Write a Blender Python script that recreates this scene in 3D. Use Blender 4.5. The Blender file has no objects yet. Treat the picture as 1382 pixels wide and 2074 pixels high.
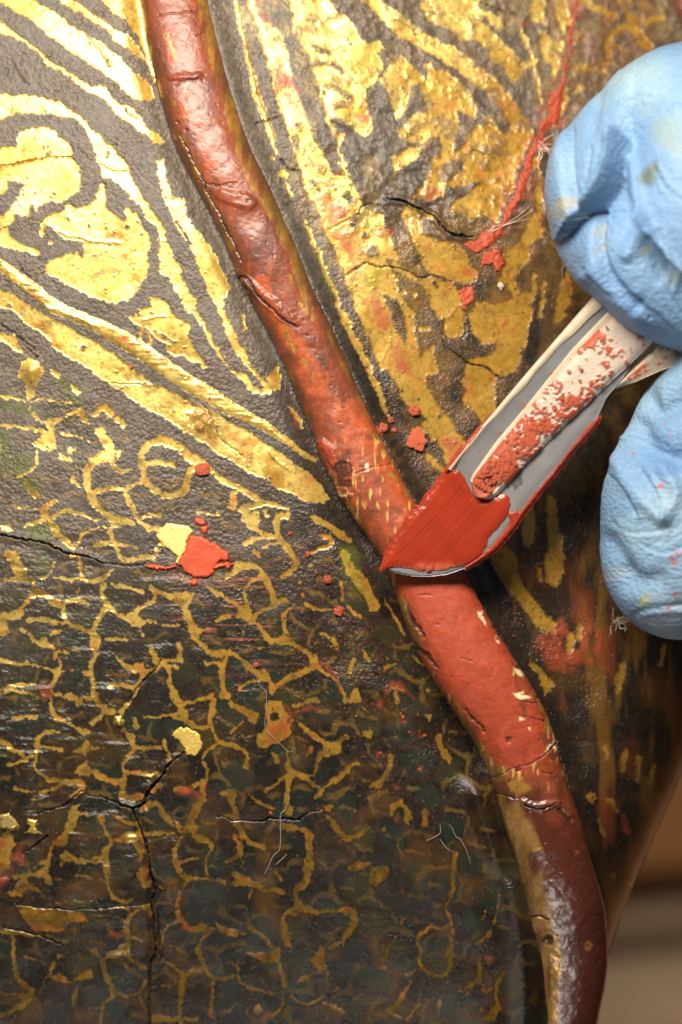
import bpy, bmesh, math, random
import numpy as np
from mathutils import Vector, noise as mnoise
sc = bpy.context.scene
random.seed(7); RNG = np.random.default_rng(11)
C = sc.collection
sc.unit_settings.scale_length = 0.01           # one unit is one centimetre

# ------------------------------------------------------------------ camera, world, lamps
D = 60.0                                        # camera distance from the focal plane (cm)
PX = 240.0                                      # photograph pixels per cm in the focal plane
cam_d = bpy.data.cameras.new("camera"); cam = bpy.data.objects.new("camera", cam_d); C.objects.link(cam)
cam.location = (0, 0, D); cam_d.sensor_fit = 'VERTICAL'; cam_d.sensor_height = 24.0
cam_d.lens = 24.0 * D / (2074 / PX); cam_d.clip_start = 1.0; cam_d.clip_end = 400.0
cam_d.dof.use_dof = True; cam_d.dof.focus_distance = D - 0.02
cam_d.dof.aperture_fstop = max(0.011, cam_d.lens * 1e-3 / 1.5)   # 1.5 cm wide entrance pupil
sc.camera = cam
w = bpy.data.worlds.new("World"); sc.world = w; w.use_nodes = True
bgn = w.node_tree.nodes["Background"]; bgn.inputs[0].default_value = (1.0, 0.93, 0.85, 1); bgn.inputs[1].default_value = 0.04
sc.view_settings.view_transform = 'Standard'; sc.view_settings.look = 'None'
sc.view_settings.exposure = 0.0; sc.view_settings.gamma = 1.0

def lamp(name, loc, aim, size, power, col):
    l = bpy.data.lights.new(name, 'AREA'); l.shape = 'RECTANGLE'; l.size = size[0]; l.size_y = size[1]
    l.energy = power; l.color = col
    o = bpy.data.objects.new(name, l); C.objects.link(o); o.location = loc
    o.rotation_euler = (Vector(aim) - Vector(loc)).to_track_quat('-Z', 'Y').to_euler()
    return o
lamp("key_softbox", (-2.2, 9.8, 12.5), (-.4, .8, 0), (10.5, 4.2), 6800, (1.0, 0.90, 0.77))
lamp("front_softbox", (-.6, -22.5, 12.5), (1.9, -3.5, -.5), (2.4, 2.8), 1150, (1.0, 0.92, 0.82))
lamp("table_fill_light", (15, -11, -8), (13, -11, -22), (5, 5), 2600, (1.0, 0.80, 0.58))  # unseen fill light, added only to brighten the table below

# ------------------------------------------------------------------ helpers
def unproj(px, py, z):
    """photo pixel + height above focal plane -> point in space"""
    k = (D - z) / D
    return (px - 691.0) / PX * k, -(py - 1037.0) / PX * k, z

def tag(o, label=None, cat=None, group=None, kind=None):
    if label: o["label"] = label
    if cat: o["category"] = cat
    if group: o["group"] = group
    if kind: o["kind"] = kind
    return o
def thing(name, loc, label, cat, group=None):
    o = bpy.data.objects.new(name, None); C.objects.link(o); o.location = loc
    o.empty_display_size = 0.2
    return tag(o, label, cat, group)
def link(name, me, mat=None, parent=None):
    o = bpy.data.objects.new(name, me); C.objects.link(o)
    if mat and not me.materials: me.materials.append(mat)
    if parent:
        o.parent = parent; o.matrix_parent_inverse = parent.matrix_world.inverted() if False else o.matrix_parent_inverse
        o.location = -Vector(parent.location)
    return o
def mesh_np(name, V, F, smooth=True):
    """V (n,3) float, F (m,4) or (m,3) int"""
    V = np.asarray(V, np.float32); F = np.asarray(F, np.int32); k = F.shape[1]
    me = bpy.data.meshes.new(name)
    me.vertices.add(len(V)); me.vertices.foreach_set("co", V.ravel())
    me.loops.add(F.size); me.loops.foreach_set("vertex_index", F.ravel())
    me.polygons.add(len(F)); me.polygons.foreach_set("loop_start", np.arange(0, F.size, k, dtype=np.int32))
    me.polygons.foreach_set("use_smooth", np.full(len(F), smooth))
    me.update(calc_edges=True)
    return me
def set_col(me, name, col):
    a = me.attributes.new(name, 'FLOAT_COLOR', 'POINT')
    c = np.ones((len(me.vertices), 4), np.float32); c[:, :col.shape[1]] = col
    a.data.foreach_set("color", c.ravel())
def grid_faces(nr, nc):
    i = np.arange(nr * nc).reshape(nr, nc)
    return np.stack([i[:-1, :-1], i[1:, :-1], i[1:, 1:], i[:-1, 1:]], -1).reshape(-1, 4)
def sstep(a, b, x):
    t = np.clip((x - a) / (b - a), 0, 1); return t * t * (3 - 2 * t)

# ------------------------------------------------------------------ raster of the paint (1 cell = 1 photo pixel)
RX, RY, NW, NH = -120, -120, 1640, 2320
XX, YY = np.meshgrid(np.arange(NW, dtype=np.float32) + RX, np.arange(NH, dtype=np.float32) + RY)
def vnoise(sx, sy=None, seed=0):
    sy = sy or sx; r = np.random.default_rng(1000 + seed)
    gw, gh = int(NW / sx) + 3, int(NH / sy) + 3
    g = r.random((gh, gw), dtype=np.float32)
    ty = np.arange(NH, dtype=np.float32) / sy; iy = ty.astype(int); fy = ty - iy; fy = (fy * fy * (3 - 2 * fy))[:, None]
    tx = np.arange(NW, dtype=np.float32) / sx; ix = tx.astype(int); fx = tx - ix; fx = (fx * fx * (3 - 2 * fx))[None, :]
    row = g[iy] * (1 - fy) + g[iy + 1] * fy
    return row[:, ix] * (1 - fx) + row[:, ix + 1] * fx
def fbm(sx, octv=3, seed=0, sy=None, gain=0.5):
    out = 0; a = 1; tot = 0; sy = sy or sx
    for o in range(octv):
        out = out + a * vnoise(max(sx, 1.1), max(sy, 1.1), seed * 17 + o); tot += a; a *= gain; sx /= 2.1; sy /= 2.1
    return out / tot                       # about 0..1, mean .5
WX = (fbm(22, 2, 1) - .5) * 9 + (fbm(6, 2, 2) - .5) * 6.0
WY = (fbm(22, 2, 3) - .5) * 9 + (fbm(6, 2, 4) - .5) * 6.0
WARP = 1.0
def catmull(P, n=5):
    P = np.asarray(P, float)
    if len(P) < 3: return P
    Q = np.vstack([2 * P[0] - P[1], P, 2 * P[-1] - P[-2]]); out = []
    for i in range(1, len(Q) - 2):
        for t in np.arange(n) / n:
            a, b, c, d = Q[i - 1], Q[i], Q[i + 1], Q[i + 2]
            out.append(.5 * (2 * b + (c - a) * t + (2 * a - 5 * b + 4 * c - d) * t * t + (3 * b - a - 3 * c + d) * t ** 3))
    out.append(P[-1]); return np.array(out)
def win(xs, ys, pad):
    x0 = int(max(0, np.floor(min(xs) - pad - RX))); x1 = int(min(NW, np.ceil(max(xs) + pad - RX)))
    y0 = int(max(0, np.floor(min(ys) - pad - RY))); y1 = int(min(NH, np.ceil(max(ys) + pad - RY)))
    if x1 <= x0 or y1 <= y0: return None
    return slice(y0, y1), slice(x0, x1)
def seg_dist(x, y, a, b):
    dx, dy = b[0] - a[0], b[1] - a[1]; L = dx * dx + dy * dy + 1e-9
    t = np.clip(((x - a[0]) * dx + (y - a[1]) * dy) / L, 0, 1)
    return np.hypot(x - a[0] - t * dx, y - a[1] - t * dy), t
def stroke_field(pts, warp=1.0, n=5):
    """pts rows (x, y, width) in photo pixels -> (window, signed field >0 inside)"""
    P = catmull(pts, n); wmax = P[:, 2].max()
    s = win(P[:, 0], P[:, 1], wmax / 2 + 14)
    if s is None: return None, None
    x = XX[s] + WX[s] * warp; y = YY[s] + WY[s] * warp
    f = np.full(x.shape, -1e3, np.float32)
    for a, b in zip(P[:-1], P[1:]):
        d, t = seg_dist(x, y, a, b)
        np.maximum(f, (a[2] + (b[2] - a[2]) * t) / 2 - d, out=f)
    return s, f
def poly_field(pts, warp=1.0):
    P = np.asarray(pts, float)
    s = win(P[:, 0], P[:, 1], 14)
    if s is None: return None, None
    x = XX[s] + WX[s] * warp; y = YY[s] + WY[s] * warp
    d = np.full(x.shape, 1e3, np.float32); ins = np.zeros(x.shape, bool)
    for a, b in zip(P, np.roll(P, -1, 0)):
        dd, _ = seg_dist(x, y, a, b); np.minimum(d, dd, out=d)
        if a[1] != b[1]:
            c = ((a[1] > y) != (b[1] > y)) & (x < (b[0] - a[0]) * (y - a[1]) / (b[1] - a[1]) + a[0]); ins ^= c
    return s, np.where(ins, d, -d)
class Layer:
    def __init__(s): s.f = np.full((NH, NW), -60.0, np.float32)
    def S(s, tile, width, *pts, warp=1.0):
        ox, oy, k = tile
        q = [(ox + p[0] / k, oy + p[1] / k, (p[2] if len(p) > 2 else width) / k) for p in pts]
        w_, f = stroke_field(q, warp)
        if w_ is not None: s.f[w_] = np.maximum(s.f[w_], f)
    def P(s, tile, *pts, warp=1.0):
        ox, oy, k = tile
        w_, f = poly_field([(ox + p[0] / k, oy + p[1] / k) for p in pts], warp)
        if w_ is not None: s.f[w_] = np.maximum(s.f[w_], f)
    def O(s, tile, *pts, r=None):                # round blobs (x, y, r)
        for x, y, r in pts: s.S(tile, 2 * r, (x - .1, y), (x + .1, y))
    def cut(s, o): s.f = np.minimum(s.f, -o.f)
    def a(s, soft=1.3): return np.clip(s.f / soft + .5, 0, 1)
K4 = 400 / 1382.0; k = 1382 / 400.0
def tile(x, y, z=k): return (x, y, z)
tA, tB, tC, tD, tE, tF = tile(0, 0), tile(0, 400), tile(0, 700), tile(0, 1050), tile(0, 1400), tile(0, 1674)
tG, tH, tI, tJ = tile(350, 1050), tile(350, 1400), tile(350, 1674), tile(700, 1674)
tK, tL, tM, tN, tO, tP = tile(500, 0), tile(800, 0), tile(600, 350), tile(800, 350), tile(600, 650), tile(380, 750)
tR, tS, tT, tU, tQ = tile(982, 50), tile(982, 1000), tile(982, 1500), tile(780, 1200), tile(700, 1350)
t1 = (0, 0, 1.0); t2a = (0, 0, 2.0); t2b = (0, 520, 2.0); t2r = (691, 0, 2.0)
# ------------------------------------------------------------------ gold pattern traced on the panel
gold = Layer(); blk = Layer(); red = Layer(); ochre = Layer(); green = Layer(); crack = Layer(); bead = Layer(); crackw = Layer()
g = gold
# upper left bands
g.P(tA,(-300,-180),(-60,-180),(250,0),(420,110),(560,210),(700,290),(830,390),(930,500),(1010,560),(1060,600),(1095,690),(1060,700),(1000,690),(930,680),(850,610),(700,500),(540,390),(400,290),(200,130),(60,50),(-300,-140))
g.P(tA,(-300,-80),(0,135),(100,210),(220,320),(320,400),(440,470),(560,550),(640,600),(740,610),(770,650),(820,720),(930,750),(1010,860),(1050,910),(1160,985),(1120,1005),(1050,970),(960,910),(860,830),(740,710),(640,650),(560,600),(440,510),(330,450),(260,370),(180,310),(80,260),(0,230),(-300,20))
blk.S(tA,12,(880,765),(930,810),(985,855))
g.P(tA,(300,-120),(420,-120),(520,0),(600,60),(700,120),(800,200),(900,250),(950,310),(1020,410),(960,390),(880,350),(800,290),(760,220),(650,150),(560,90),(450,20))
g.P(tA,(600,-200),(960,-200),(980,0),(1010,200),(1030,400),(980,300),(930,200),(870,140),(790,100),(720,0))
g.S(tA,30,(980,-100),(1005,200),(1050,450),(1120,600),(1170,760),(1230,900))
# scroll
g.P(tA,(-300,720),(0,670),(150,665),(300,680),(420,720),(540,790),(620,870),(720,960),(820,1070),(900,1160),(950,1280),(1000,1382),(920,1382),(840,1300),(780,1250),(710,1250),(700,1180),(680,1090),(640,1000),(590,900),(520,820),(400,800),(250,790),(80,800),(0,840),(-300,900))
g.P(tB,(880,-60),(980,-40),(1000,0),(1070,90),(1140,180),(1180,300),(1210,400),(1260,500),(1290,570),(1370,720),(1380,780),(1350,810),(1320,810),(1290,760),(1250,690),(1210,590),(1110,540),(1120,500),(1110,440),(1115,330),(1100,200),(1030,150),(990,70),(930,0))
g.P(tA,(-200,1100),(0,1040),(130,1010),(110,960),(140,910),(250,890),(340,900),(440,950),(480,1000),(500,1050),(500,1100),(560,1160),(565,1290),(545,1340),(480,1382),(430,1412),(280,1432),(270,1480),(245,1475),(235,1437),(205,1442),(215,1482),(190,1517),(105,1502),(100,1542),(50,1597),(70,1652),(150,1712),(290,1752),(255,1792),(130,1762),(0,1712),(-200,1660))
blk.P(tA,(50,1255),(170,1280),(110,1390),(60,1470),(20,1510),(-60,1490),(-60,1400),(30,1350),(55,1310))
g.P(tB,(460,40),(540,70),(620,60),(670,10),(690,-60),(705,-100),(725,-90),(740,0),(745,60),(790,100),(860,170),(880,140),(860,90),(900,70),(970,120),(1010,200),(1050,320),(1050,350),(1030,380),(1040,500),(1030,550),(990,580),(980,640),(900,710),(800,735),(700,720),(620,680),(560,660),(480,610),(400,570),(340,540),(310,520),(330,460),(400,420),(460,395),(540,390),(570,410),(590,380),(570,320),(540,310),(500,310),(440,280),(400,230),(330,200),(310,220),(330,270),(300,285),(280,260),(290,220),(275,180),(360,120),(450,80))
blk.O(tB,(890,208,16),(630,205,9)); blk.S(tB,18,(455,140),(485,145)); g.O(tB,(355,320,16)); blk.O(tA,(240,130,0.5))
g.P(tB,(880,825),(960,820),(970,790),(1060,760),(1055,700),(1090,685),(1150,710),(1190,770),(1230,830),(1270,850),(1330,900),(1320,960),(1370,1070),(1395,1100),(1450,1180),(1430,1200),(1382,1140),(1330,1150),(1290,1100),(1210,1110),(1170,1090),(1170,1030),(1100,980),(1050,930),(1000,930),(960,890))
g.S(tB,20,(1010,930),(985,990),(1020,1030),(1060,1000),(1045,950)); blk.S(tB,14,(1090,925),(1160,970),(1225,1020))
# strips left of the rib
g.P(t2a,(630,650),(660,640),(670,720),(700,800),(740,800),(760,870),(800,930),(850,1000),(885,1045),(800,1060),(760,980),(720,930),(690,870),(650,780))
g.P(t2b,(785,0),(885,0),(915,100),(945,120),(900,180),(930,270),(970,350),(1020,440),(1080,510),(1120,440),(1140,490),(1120,540),(1080,545),(1040,490),(960,400),(910,290),(870,190),(820,80))
g.P(t2b,(760,190),(800,200),(830,280),(870,350),(930,450),(1000,510),(1060,540),(1020,550),(960,485),(890,410),(840,330))
blk.S(tB,20,(1240,170),(1290,240),(1330,320)); g.S(t2b,14,(985,240),(990,290)); g.S(t2b,12,(1170,610),(1200,650),(1225,690))
g.S(t2b,10,(750,160),(770,200)); red.S(t2b,9,(1180,620),(1215,690))
# raised gold bead and wide band
bead.S(t1,26,(-120,450,20),(0,537,22),(58,579,24),(101,614,25),(145,636,25),(200,660,28),(284,708,33),(360,762,34),(420,797,32),(467,826,26),(542,866,18),(565,883,14),(635,932,8),warp=.5)
g.f = np.maximum(g.f, bead.f)
g.P(tB,(-300,480),(0,640),(60,650),(150,720),(300,800),(430,880),(560,960),(700,1040),(850,1140),(960,1210),(1070,1300),(1250,1380),(1382,1450),(1500,1500),(1570,1550),(1690,1610),(1800,1670),(1920,1760),(2060,1850),(2180,1950),(2260,2020),(2300,2100),(2265,2140),(2195,2140),(2110,2120),(2050,2080),(1950,2040),(1870,1980),(1790,1960),(1710,1910),(1650,1840),(1530,1810),(1460,1730),(1370,1690),(1300,1640),(1240,1600),(1180,1560),(1060,1490),(950,1430),(860,1350),(720,1280),(620,1190),(480,1120),(400,1060),(330,980),(200,890),(100,790),(0,760),(-300,600))
blk.O(tB,(575,1055,22)); g.P(tB,(0,950),(110,980),(120,1010),(180,1080),(160,1090),(60,1030),(0,1000))
red.S(tB,45,(870,1000),(930,1045)); red.S(tB,40,(990,1095),(1100,1130),(1150,1150)); red.S(tB,25,(1180,1170),(1240,1210)); red.S(tP,20,(70,100),(200,180))
red.P(tB,(80,780),(150,740),(150,790),(110,800)); red.O(tB,(290,910,14),(370,950,10),(520,420,10)); ochre.O(tP,(100,350,90)); 
red.S(tB,24,(640,420),(760,400),(900,410)); red.S(tB,24,(640,560),(720,520),(840,520))
g.P(tP,(310,0),(400,30),(440,70),(460,120),(500,140),(560,110),(560,30),(620,0),(655,20),(650,130),(600,130),(580,160),(520,165),(430,140),(420,90),(350,50))
# scale net
S = lambda t, w_, *p: g.S(t, w_, *p)
g.O(tC,(215,180,92)); g.P(tC,(160,230),(260,250),(250,320),(240,380),(215,410),(195,370),(180,290)); ochre.O(tC,(280,200,40))
S(tC,30,(0,350),(100,380),(200,400)); S(tC,25,(200,400),(320,370),(490,400)); S(tC,25,(215,400),(210,450)); S(tC,32,(230,470),(280,520),(340,545)); S(tC,32,(340,545),(460,500),(560,440)); g.O(tC,(565,470,26),(350,545,38))
S(tC,42,(350,540),(372,640),(370,720)); g.P(tC,(210,690),(340,620),(385,640),(385,720),(340,740),(280,730)); S(tC,38,(0,560),(120,570),(270,600),(340,630)); S(tC,26,(430,610),(520,630),(600,650),(690,680))
S(tC,70,(700,600),(750,680),(770,730)); S(tC,60,(640,810),(720,765),(780,800),(830,870,50),(920,860,35)); S(tC,30,(770,730),(830,740),(820,775)); S(tC,55,(720,790),(630,850),(605,950),(640,1050),(700,1140),(800,1220),(920,1240))
g.P(tC,(470,740),(490,710),(550,705),(540,740),(510,765)); S(tC,35,(420,780),(490,800)); ochre.S(tC,60,(590,490),(700,420),(780,470)); g.S(tC,50,(660,480),(720,430),(780,480)); g.S(tC,35,(580,500),(620,540)); g.S(tC,40,(830,520),(860,560))
S(tC,52,(1140,660),(1030,700),(992,780),(1000,880),(1030,950),(1100,1020),(1170,1050),(1280,1030),(1310,950),(1335,880),(1390,830)); S(tC,62,(1130,660),(1230,700),(1300,750),(1400,815)); S(tC,42,(1020,835,25),(1120,825),(1210,835,30))
S(tC,42,(1000,940),(920,980),(880,1010),(800,1000),(680,1020)); S(tC,46,(870,1010),(910,1100),(940,1180),(980,1240),(1040,1280),(1100,1290)); S(tC,45,(1000,1190),(1110,1190)); S(tC,38,(370,1200),(460,1160),(560,1180),(680,1210))
S(tC,46,(380,1080),(310,1130),(320,1200)); S(tC,28,(330,1200),(140,1280),(0,1260)); g.P(tC,(0,1260),(60,1250),(110,1290),(80,1330),(0,1300)); S(tC,50,(340,1230),(400,1330),(490,1390)); S(tC,36,(510,920),(560,990)); S(tC,25,(260,740),(250,830),(190,890),(120,915))
S(tC,20,(90,1110),(150,1140),(270,1130)); S(tC,35,(800,1250),(770,1290),(780,1370)); S(tC,30,(540,1382),(600,1310),(680,1275),(770,1275)); g.S(tC,40,(180,960),(260,1060)); g.S(tC,30,(360,180),(420,215)); g.P(tC,(500,270),(570,330),(550,350),(510,320)); g.S(tC,25,(0,820),(10,700))
green.S(tC,60,(400,230),(500,330),(540,390)); green.S(tC,70,(60,420),(200,450)); green.O(tC,(150,830,80)); green.S(tC,90,(20,640),(10,860)); green.S(tC,70,(160,950),(250,1000)); green.O(tD,(270,100,80),(540,840,60),(300,300,60),(60,900,60)); green.S(tC,40,(30,340),(170,350))
# D
S(tD,32,(530,190),(590,100),(680,65),(780,70)); S(tD,37,(780,60),(790,170),(820,240),(870,300)); S(tD,37,(680,190),(780,175),(960,200)); S(tD,42,(880,300),(1000,270),(1100,280)); S(tD,42,(1130,190),(1095,270)); g.P(tD,(330,0),(410,60),(400,120),(480,150),(530,200),(520,220),(440,190),(350,90))
g.P(tD,(15,220),(140,240),(130,280),(200,360),(180,410),(90,400),(70,290),(30,250)); S(tD,35,(0,415),(120,420),(230,430),(320,410),(380,310,20)); S(tD,50,(240,430),(240,500)); S(tD,46,(220,540),(280,510),(370,570),(450,620)); S(tD,35,(200,570),(150,640)); S(tD,60,(0,680),(80,690),(150,670)); g.P(tD,(-30,660),(40,700),(75,770),(80,810),(-30,830))
S(tD,50,(470,580),(540,570),(620,600)); S(tD,40,(450,600),(440,660),(460,720),(420,740),(330,710),(210,710)); S(tD,45,(460,720),(570,770),(650,800)); S(tD,42,(500,270),(550,290),(560,370),(600,430),(700,420),(760,390),(800,360)); S(tD,30,(380,415),(500,420),(600,430)); g.O(tD,(570,208,16),(170,522,16),(553,510,22))
S(tD,42,(730,450),(720,530),(760,600),(800,650),(890,690),(990,610),(1080,560),(1090,500)); S(tD,38,(780,470),(880,480),(1000,520)); g.P(tD,(860,690),(930,660),(990,690),(1040,720),(1000,760),(920,750)); S(tD,28,(1040,720),(1150,740),(1240,745))
S(tD,50,(1060,480),(1150,520),(1230,570),(1300,640),(1330,720),(1382,780)); g.P(tD,(1080,480),(1240,530),(1350,500),(1340,570),(1310,640),(1230,590),(1150,540)); S(tD,45,(750,620),(690,700),(650,790),(690,860),(660,930)); S(tD,60,(650,790),(660,880)); S(tD,40,(680,930),(650,1000),(640,1100),(660,1200),(690,1290),(790,1350)); S(tD,30,(590,1090),(640,1080)); S(tD,35,(750,850),(890,840)); S(tD,45,(810,970,20),(900,1040),(980,1050),(1090,1050),(1130,1000))
g.P(tD,(870,1010),(930,1020),(1000,1000),(1020,1040),(1090,1030),(1000,1150),(960,1160),(980,1080),(930,1080)); S(tD,35,(980,1130),(950,1220),(890,1280),(830,1360)); S(tD,35,(770,1180),(850,1170),(960,1190)); S(tD,40,(1190,1040),(1190,1150),(1220,1260),(1300,1370)); S(tD,45,(1160,1035),(1230,1035)); S(tD,50,(1250,880),(1270,990)); S(tD,40,(1060,920),(1100,1000),(1230,990)); g.S(tD,30,(990,780),(1010,820))
S(tD,35,(0,1000),(100,1010),(220,1030),(330,1050),(420,1080)); S(tD,40,(420,1010),(400,1080),(360,1180)); S(tD,30,(420,1080),(510,1070)); g.P(tD,(-30,1200),(90,1150),(200,1140),(290,1160),(200,1180),(100,1200),(-30,1220)); S(tD,25,(0,1230),(100,1210),(280,1240)); S(tD,35,(370,1220),(480,1240),(630,1260)); S(tD,35,(350,1250),(360,1340),(400,1400)); g.O(tD,(555,1285,28)); S(tD,45,(160,780),(230,840),(290,880),(370,910)); g.P(tD,(240,840),(330,830),(350,880),(370,920)); S(tD,35,(360,820),(430,790)); S(tD,35,(380,980),(400,940),(470,940)); S(tD,30,(1310,1285),(1382,1275)); S(tD,16,(1300,510),(1320,530)); ochre.O(tD,(330,1210,45))
# E
S(tE,40,(350,80),(380,160),(470,230),(540,260)); g.P(tE,(500,230),(620,270),(650,290),(600,320),(630,370),(600,440),(620,500),(660,570),(620,600),(560,590),(510,570),(550,520),(600,480),(560,420),(590,340),(560,300)); S(tE,35,(90,185),(260,185)); S(tE,42,(440,275,15),(350,280),(260,330),(250,430),(250,530),(330,600)); S(tE,35,(270,385),(430,410)); S(tE,45,(0,350),(80,410),(150,440)); S(tE,35,(60,520),(130,500),(220,450)); S(tE,26,(640,400),(740,390)); S(tE,45,(650,560),(720,610),(800,640),(870,620)); S(tE,35,(510,420),(560,410))
S(tE,40,(680,60),(720,130),(800,150)); S(tE,40,(720,130),(660,220)); S(tE,36,(950,0),(900,80),(840,160)); g.O(tE,(835,215,42)); S(tE,42,(1000,190,25),(1200,165),(1260,160)); S(tE,40,(1215,0,20),(1240,100),(1300,190),(1382,250)); S(tE,40,(860,270),(920,340),(950,390),(1120,400)); S(tE,38,(950,400),(880,480),(870,560),(1000,575),(1100,580)); S(tE,45,(1150,360),(1190,480)); S(tE,45,(870,600),(870,680),(850,740),(1000,730)); S(tE,45,(940,200),(945,255))
S(tE,50,(340,620),(450,630),(560,640),(570,690),(500,740)); S(tE,30,(280,720),(350,690),(430,670)); S(tE,30,(110,680),(230,710)); g.P(tE,(500,780),(560,790),(540,830),(640,870),(600,880),(560,870),(540,950),(490,1010),(480,1080),(400,1100),(340,1060),(440,980)); g.P(tE,(400,1130),(470,1110),(560,1190),(530,1210),(460,1190),(440,1240)); S(tE,40,(560,1190),(680,1200)); g.O(tE,(680,1190,36)); S(tE,45,(980,840),(1100,780),(1160,880),(1290,970)); S(tE,50,(1382,830),(1300,960)); g.P(tE,(1250,960),(1340,900),(1400,960),(1382,1010))
S(tE,50,(700,880),(740,970),(790,1040),(900,1010)); S(tE,40,(790,1040),(950,1040)); S(tE,42,(790,1040),(740,1120),(750,1250),(760,1382)); S(tE,35,(810,870),(940,930)); S(tE,45,(960,850,20),(970,1000),(985,1180)); S(tE,28,(1010,1000),(1230,990)); S(tE,38,(1280,1000),(1225,1100),(1230,1220),(1290,1300),(1382,1310)); S(tE,20,(1230,1210),(1382,1165)); S(tE,25,(540,1300),(740,1320)); g.P(tE,(-30,860),(70,850),(130,900),(150,950),(60,990),(-30,980)); g.P(tE,(190,890),(270,890),(260,970),(310,1000),(150,1000),(200,960)); g.P(tE,(-30,1010),(90,1010),(120,1060),(90,1130),(60,1240),(-30,1300)); S(tE,25,(140,1300),(380,1140)); S(tE,45,(100,1300),(300,1280),(350,1340)); S(tE,40,(360,1080),(320,1250)); ochre.P(tE,(340,1060),(440,980),(470,1090),(400,1120)); S(tE,40,(1070,700),(1130,660)); g.P(tE,(930,1080),(1000,1000),(1020,1120),(980,1180)); g.P(tE,(960,1270),(1010,1190),(1060,1330),(1060,1382),(1000,1382)); red.S(tE,26,(1020,1200),(1030,1290)); red.S(tE,40,(1260,710),(1330,690)); red.O(tE,(1390,740,26)); red.P(tE,(110,1090),(150,1070),(170,1180),(110,1230),(70,1180)); red.S(tE,50,(80,1230),(30,1310),(-20,1400)); red.O(tE,(15,1070,30)); red.O(tD,(330,1215,42))
# F
S(tF,40,(740,390),(800,490),(880,520),(920,500)); g.P(tF,(20,480),(120,400),(180,330),(240,400),(300,450),(270,470),(200,430),(150,510),(80,500)); g.P(tF,(110,560),(250,560),(540,590),(620,630),(640,680),(480,680),(440,740),(300,740),(150,660)); ochre.P(tF,(110,560),(250,560),(540,590),(620,630),(640,680),(480,680),(440,740),(300,740),(150,660)); S(tF,25,(640,630),(760,620),(870,640)); S(tF,42,(960,580),(900,660),(890,760),(900,880),(950,960),(1030,990)); g.P(tF,(740,900),(830,830),(880,800),(890,900),(820,930),(730,950)); S(tF,35,(930,780),(980,800)); S(tF,45,(990,560),(1040,560,60),(1050,640,20)); S(tF,20,(700,580),(900,570))
S(tF,40,(720,950),(740,1060),(800,1180),(730,1260),(715,1400)); S(tF,28,(760,1080),(820,1050)); S(tF,35,(800,1180),(960,1170),(1030,1080)); S(tF,30,(970,1180),(1030,1300)); S(tF,45,(80,730),(100,800),(90,900),(110,1000),(150,1100),(240,1150)); S(tF,40,(0,730),(250,760),(450,800)); g.P(tF,(400,880),(480,900),(440,920),(400,940)); S(tF,30,(380,940),(350,1030),(310,1090)); g.P(tF,(350,1070),(420,1010),(500,1110)); g.P(tF,(520,1090),(560,1030),(640,990),(660,1060)); g.P(tF,(630,850),(680,850),(710,920),(650,900)); S(tF,40,(0,1160),(120,1180),(230,1180)); g.P(tF,(100,1160),(280,1200),(180,1260)); S(tF,40,(-20,1340),(100,1280),(180,1240)); S(tF,40,(540,1140),(510,1240)); S(tF,20,(510,1260),(720,1275)); S(tF,18,(90,890),(320,960)); g.P(tF,(570,960),(640,930),(600,970))
S(tF,25,(1110,430),(1220,430)); S(tF,35,(1250,540),(1260,620),(1320,700),(1400,730)); S(tF,30,(1250,660),(1160,720),(1130,860)); S(tF,35,(1090,960),(1160,940),(1280,1030),(1400,1010)); S(tF,35,(1290,1030),(1260,1150),(1250,1300)); S(tF,25,(1070,1130),(1180,1110)); S(tF,18,(1160,820),(1300,870)); S(tF,50,(1080,1350),(1382,1350)); red.S(tF,22,(240,710),(290,715)); red.S(tF,20,(780,740),(840,750)); red.O(tF,(320,340,14),(1310,715,16)); green.O(tF,(1200,480,70),(1330,620,60),(1300,830,100),(1150,1050,60))
# G
S(tG,45,(490,0),(570,60),(640,110),(740,120)); g.P(tG,(490,0),(610,0),(600,50),(560,60)); S(tG,45,(730,0),(740,120),(800,220),(880,300)); S(tG,35,(500,180),(600,140),(700,130)); S(tG,30,(630,200),(740,160)); S(tG,38,(880,300),(840,360),(760,410)); S(tG,35,(960,240),(1090,190),(1100,150),(1040,110,15)); S(tG,40,(1010,20),(1110,60),(1230,150)); ochre.P(tG,(540,200),(600,220),(640,280),(590,290)); g.P(tG,(540,200),(600,220),(640,280),(590,290)); S(tG,40,(370,410),(470,350),(580,330),(640,400)); S(tG,42,(640,400),(540,440),(505,530),(520,620),(560,690)); S(tG,55,(640,400),(680,500),(720,580),(790,575)); S(tG,42,(720,600),(640,640),(570,700)); S(tG,25,(550,490),(620,480)); S(tG,35,(250,480),(320,540),(420,590),(500,640)); g.P(tG,(470,620),(540,620),(590,720),(550,760),(500,720),(420,690)); S(tG,48,(560,720),(640,790),(700,860),(790,830)); S(tG,40,(860,600,18),(790,660),(780,740),(800,830),(850,890)); g.P(tG,(680,840),(790,820),(870,890),(740,900)); S(tG,28,(530,730),(480,830),(480,860)); S(tG,42,(300,720),(400,690)); S(tG,25,(590,910),(690,890)); S(tG,40,(870,890),(980,970),(990,1040)); g.P(tG,(930,950),(1010,940),(1020,1020),(960,1060)); S(tG,42,(990,1040),(880,1090),(790,1130),(700,1180)); S(tG,45,(640,1060),(690,1160),(690,1210)); S(tG,38,(1020,1050),(1120,1110),(1190,1200),(1210,1290)); S(tG,40,(930,590),(1020,640),(1110,640)); S(tG,25,(1180,450),(1190,580)); S(tG,90,(1290,400),(1350,500),(1400,600)); S(tG,40,(1060,810),(1120,840),(1160,910))
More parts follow.
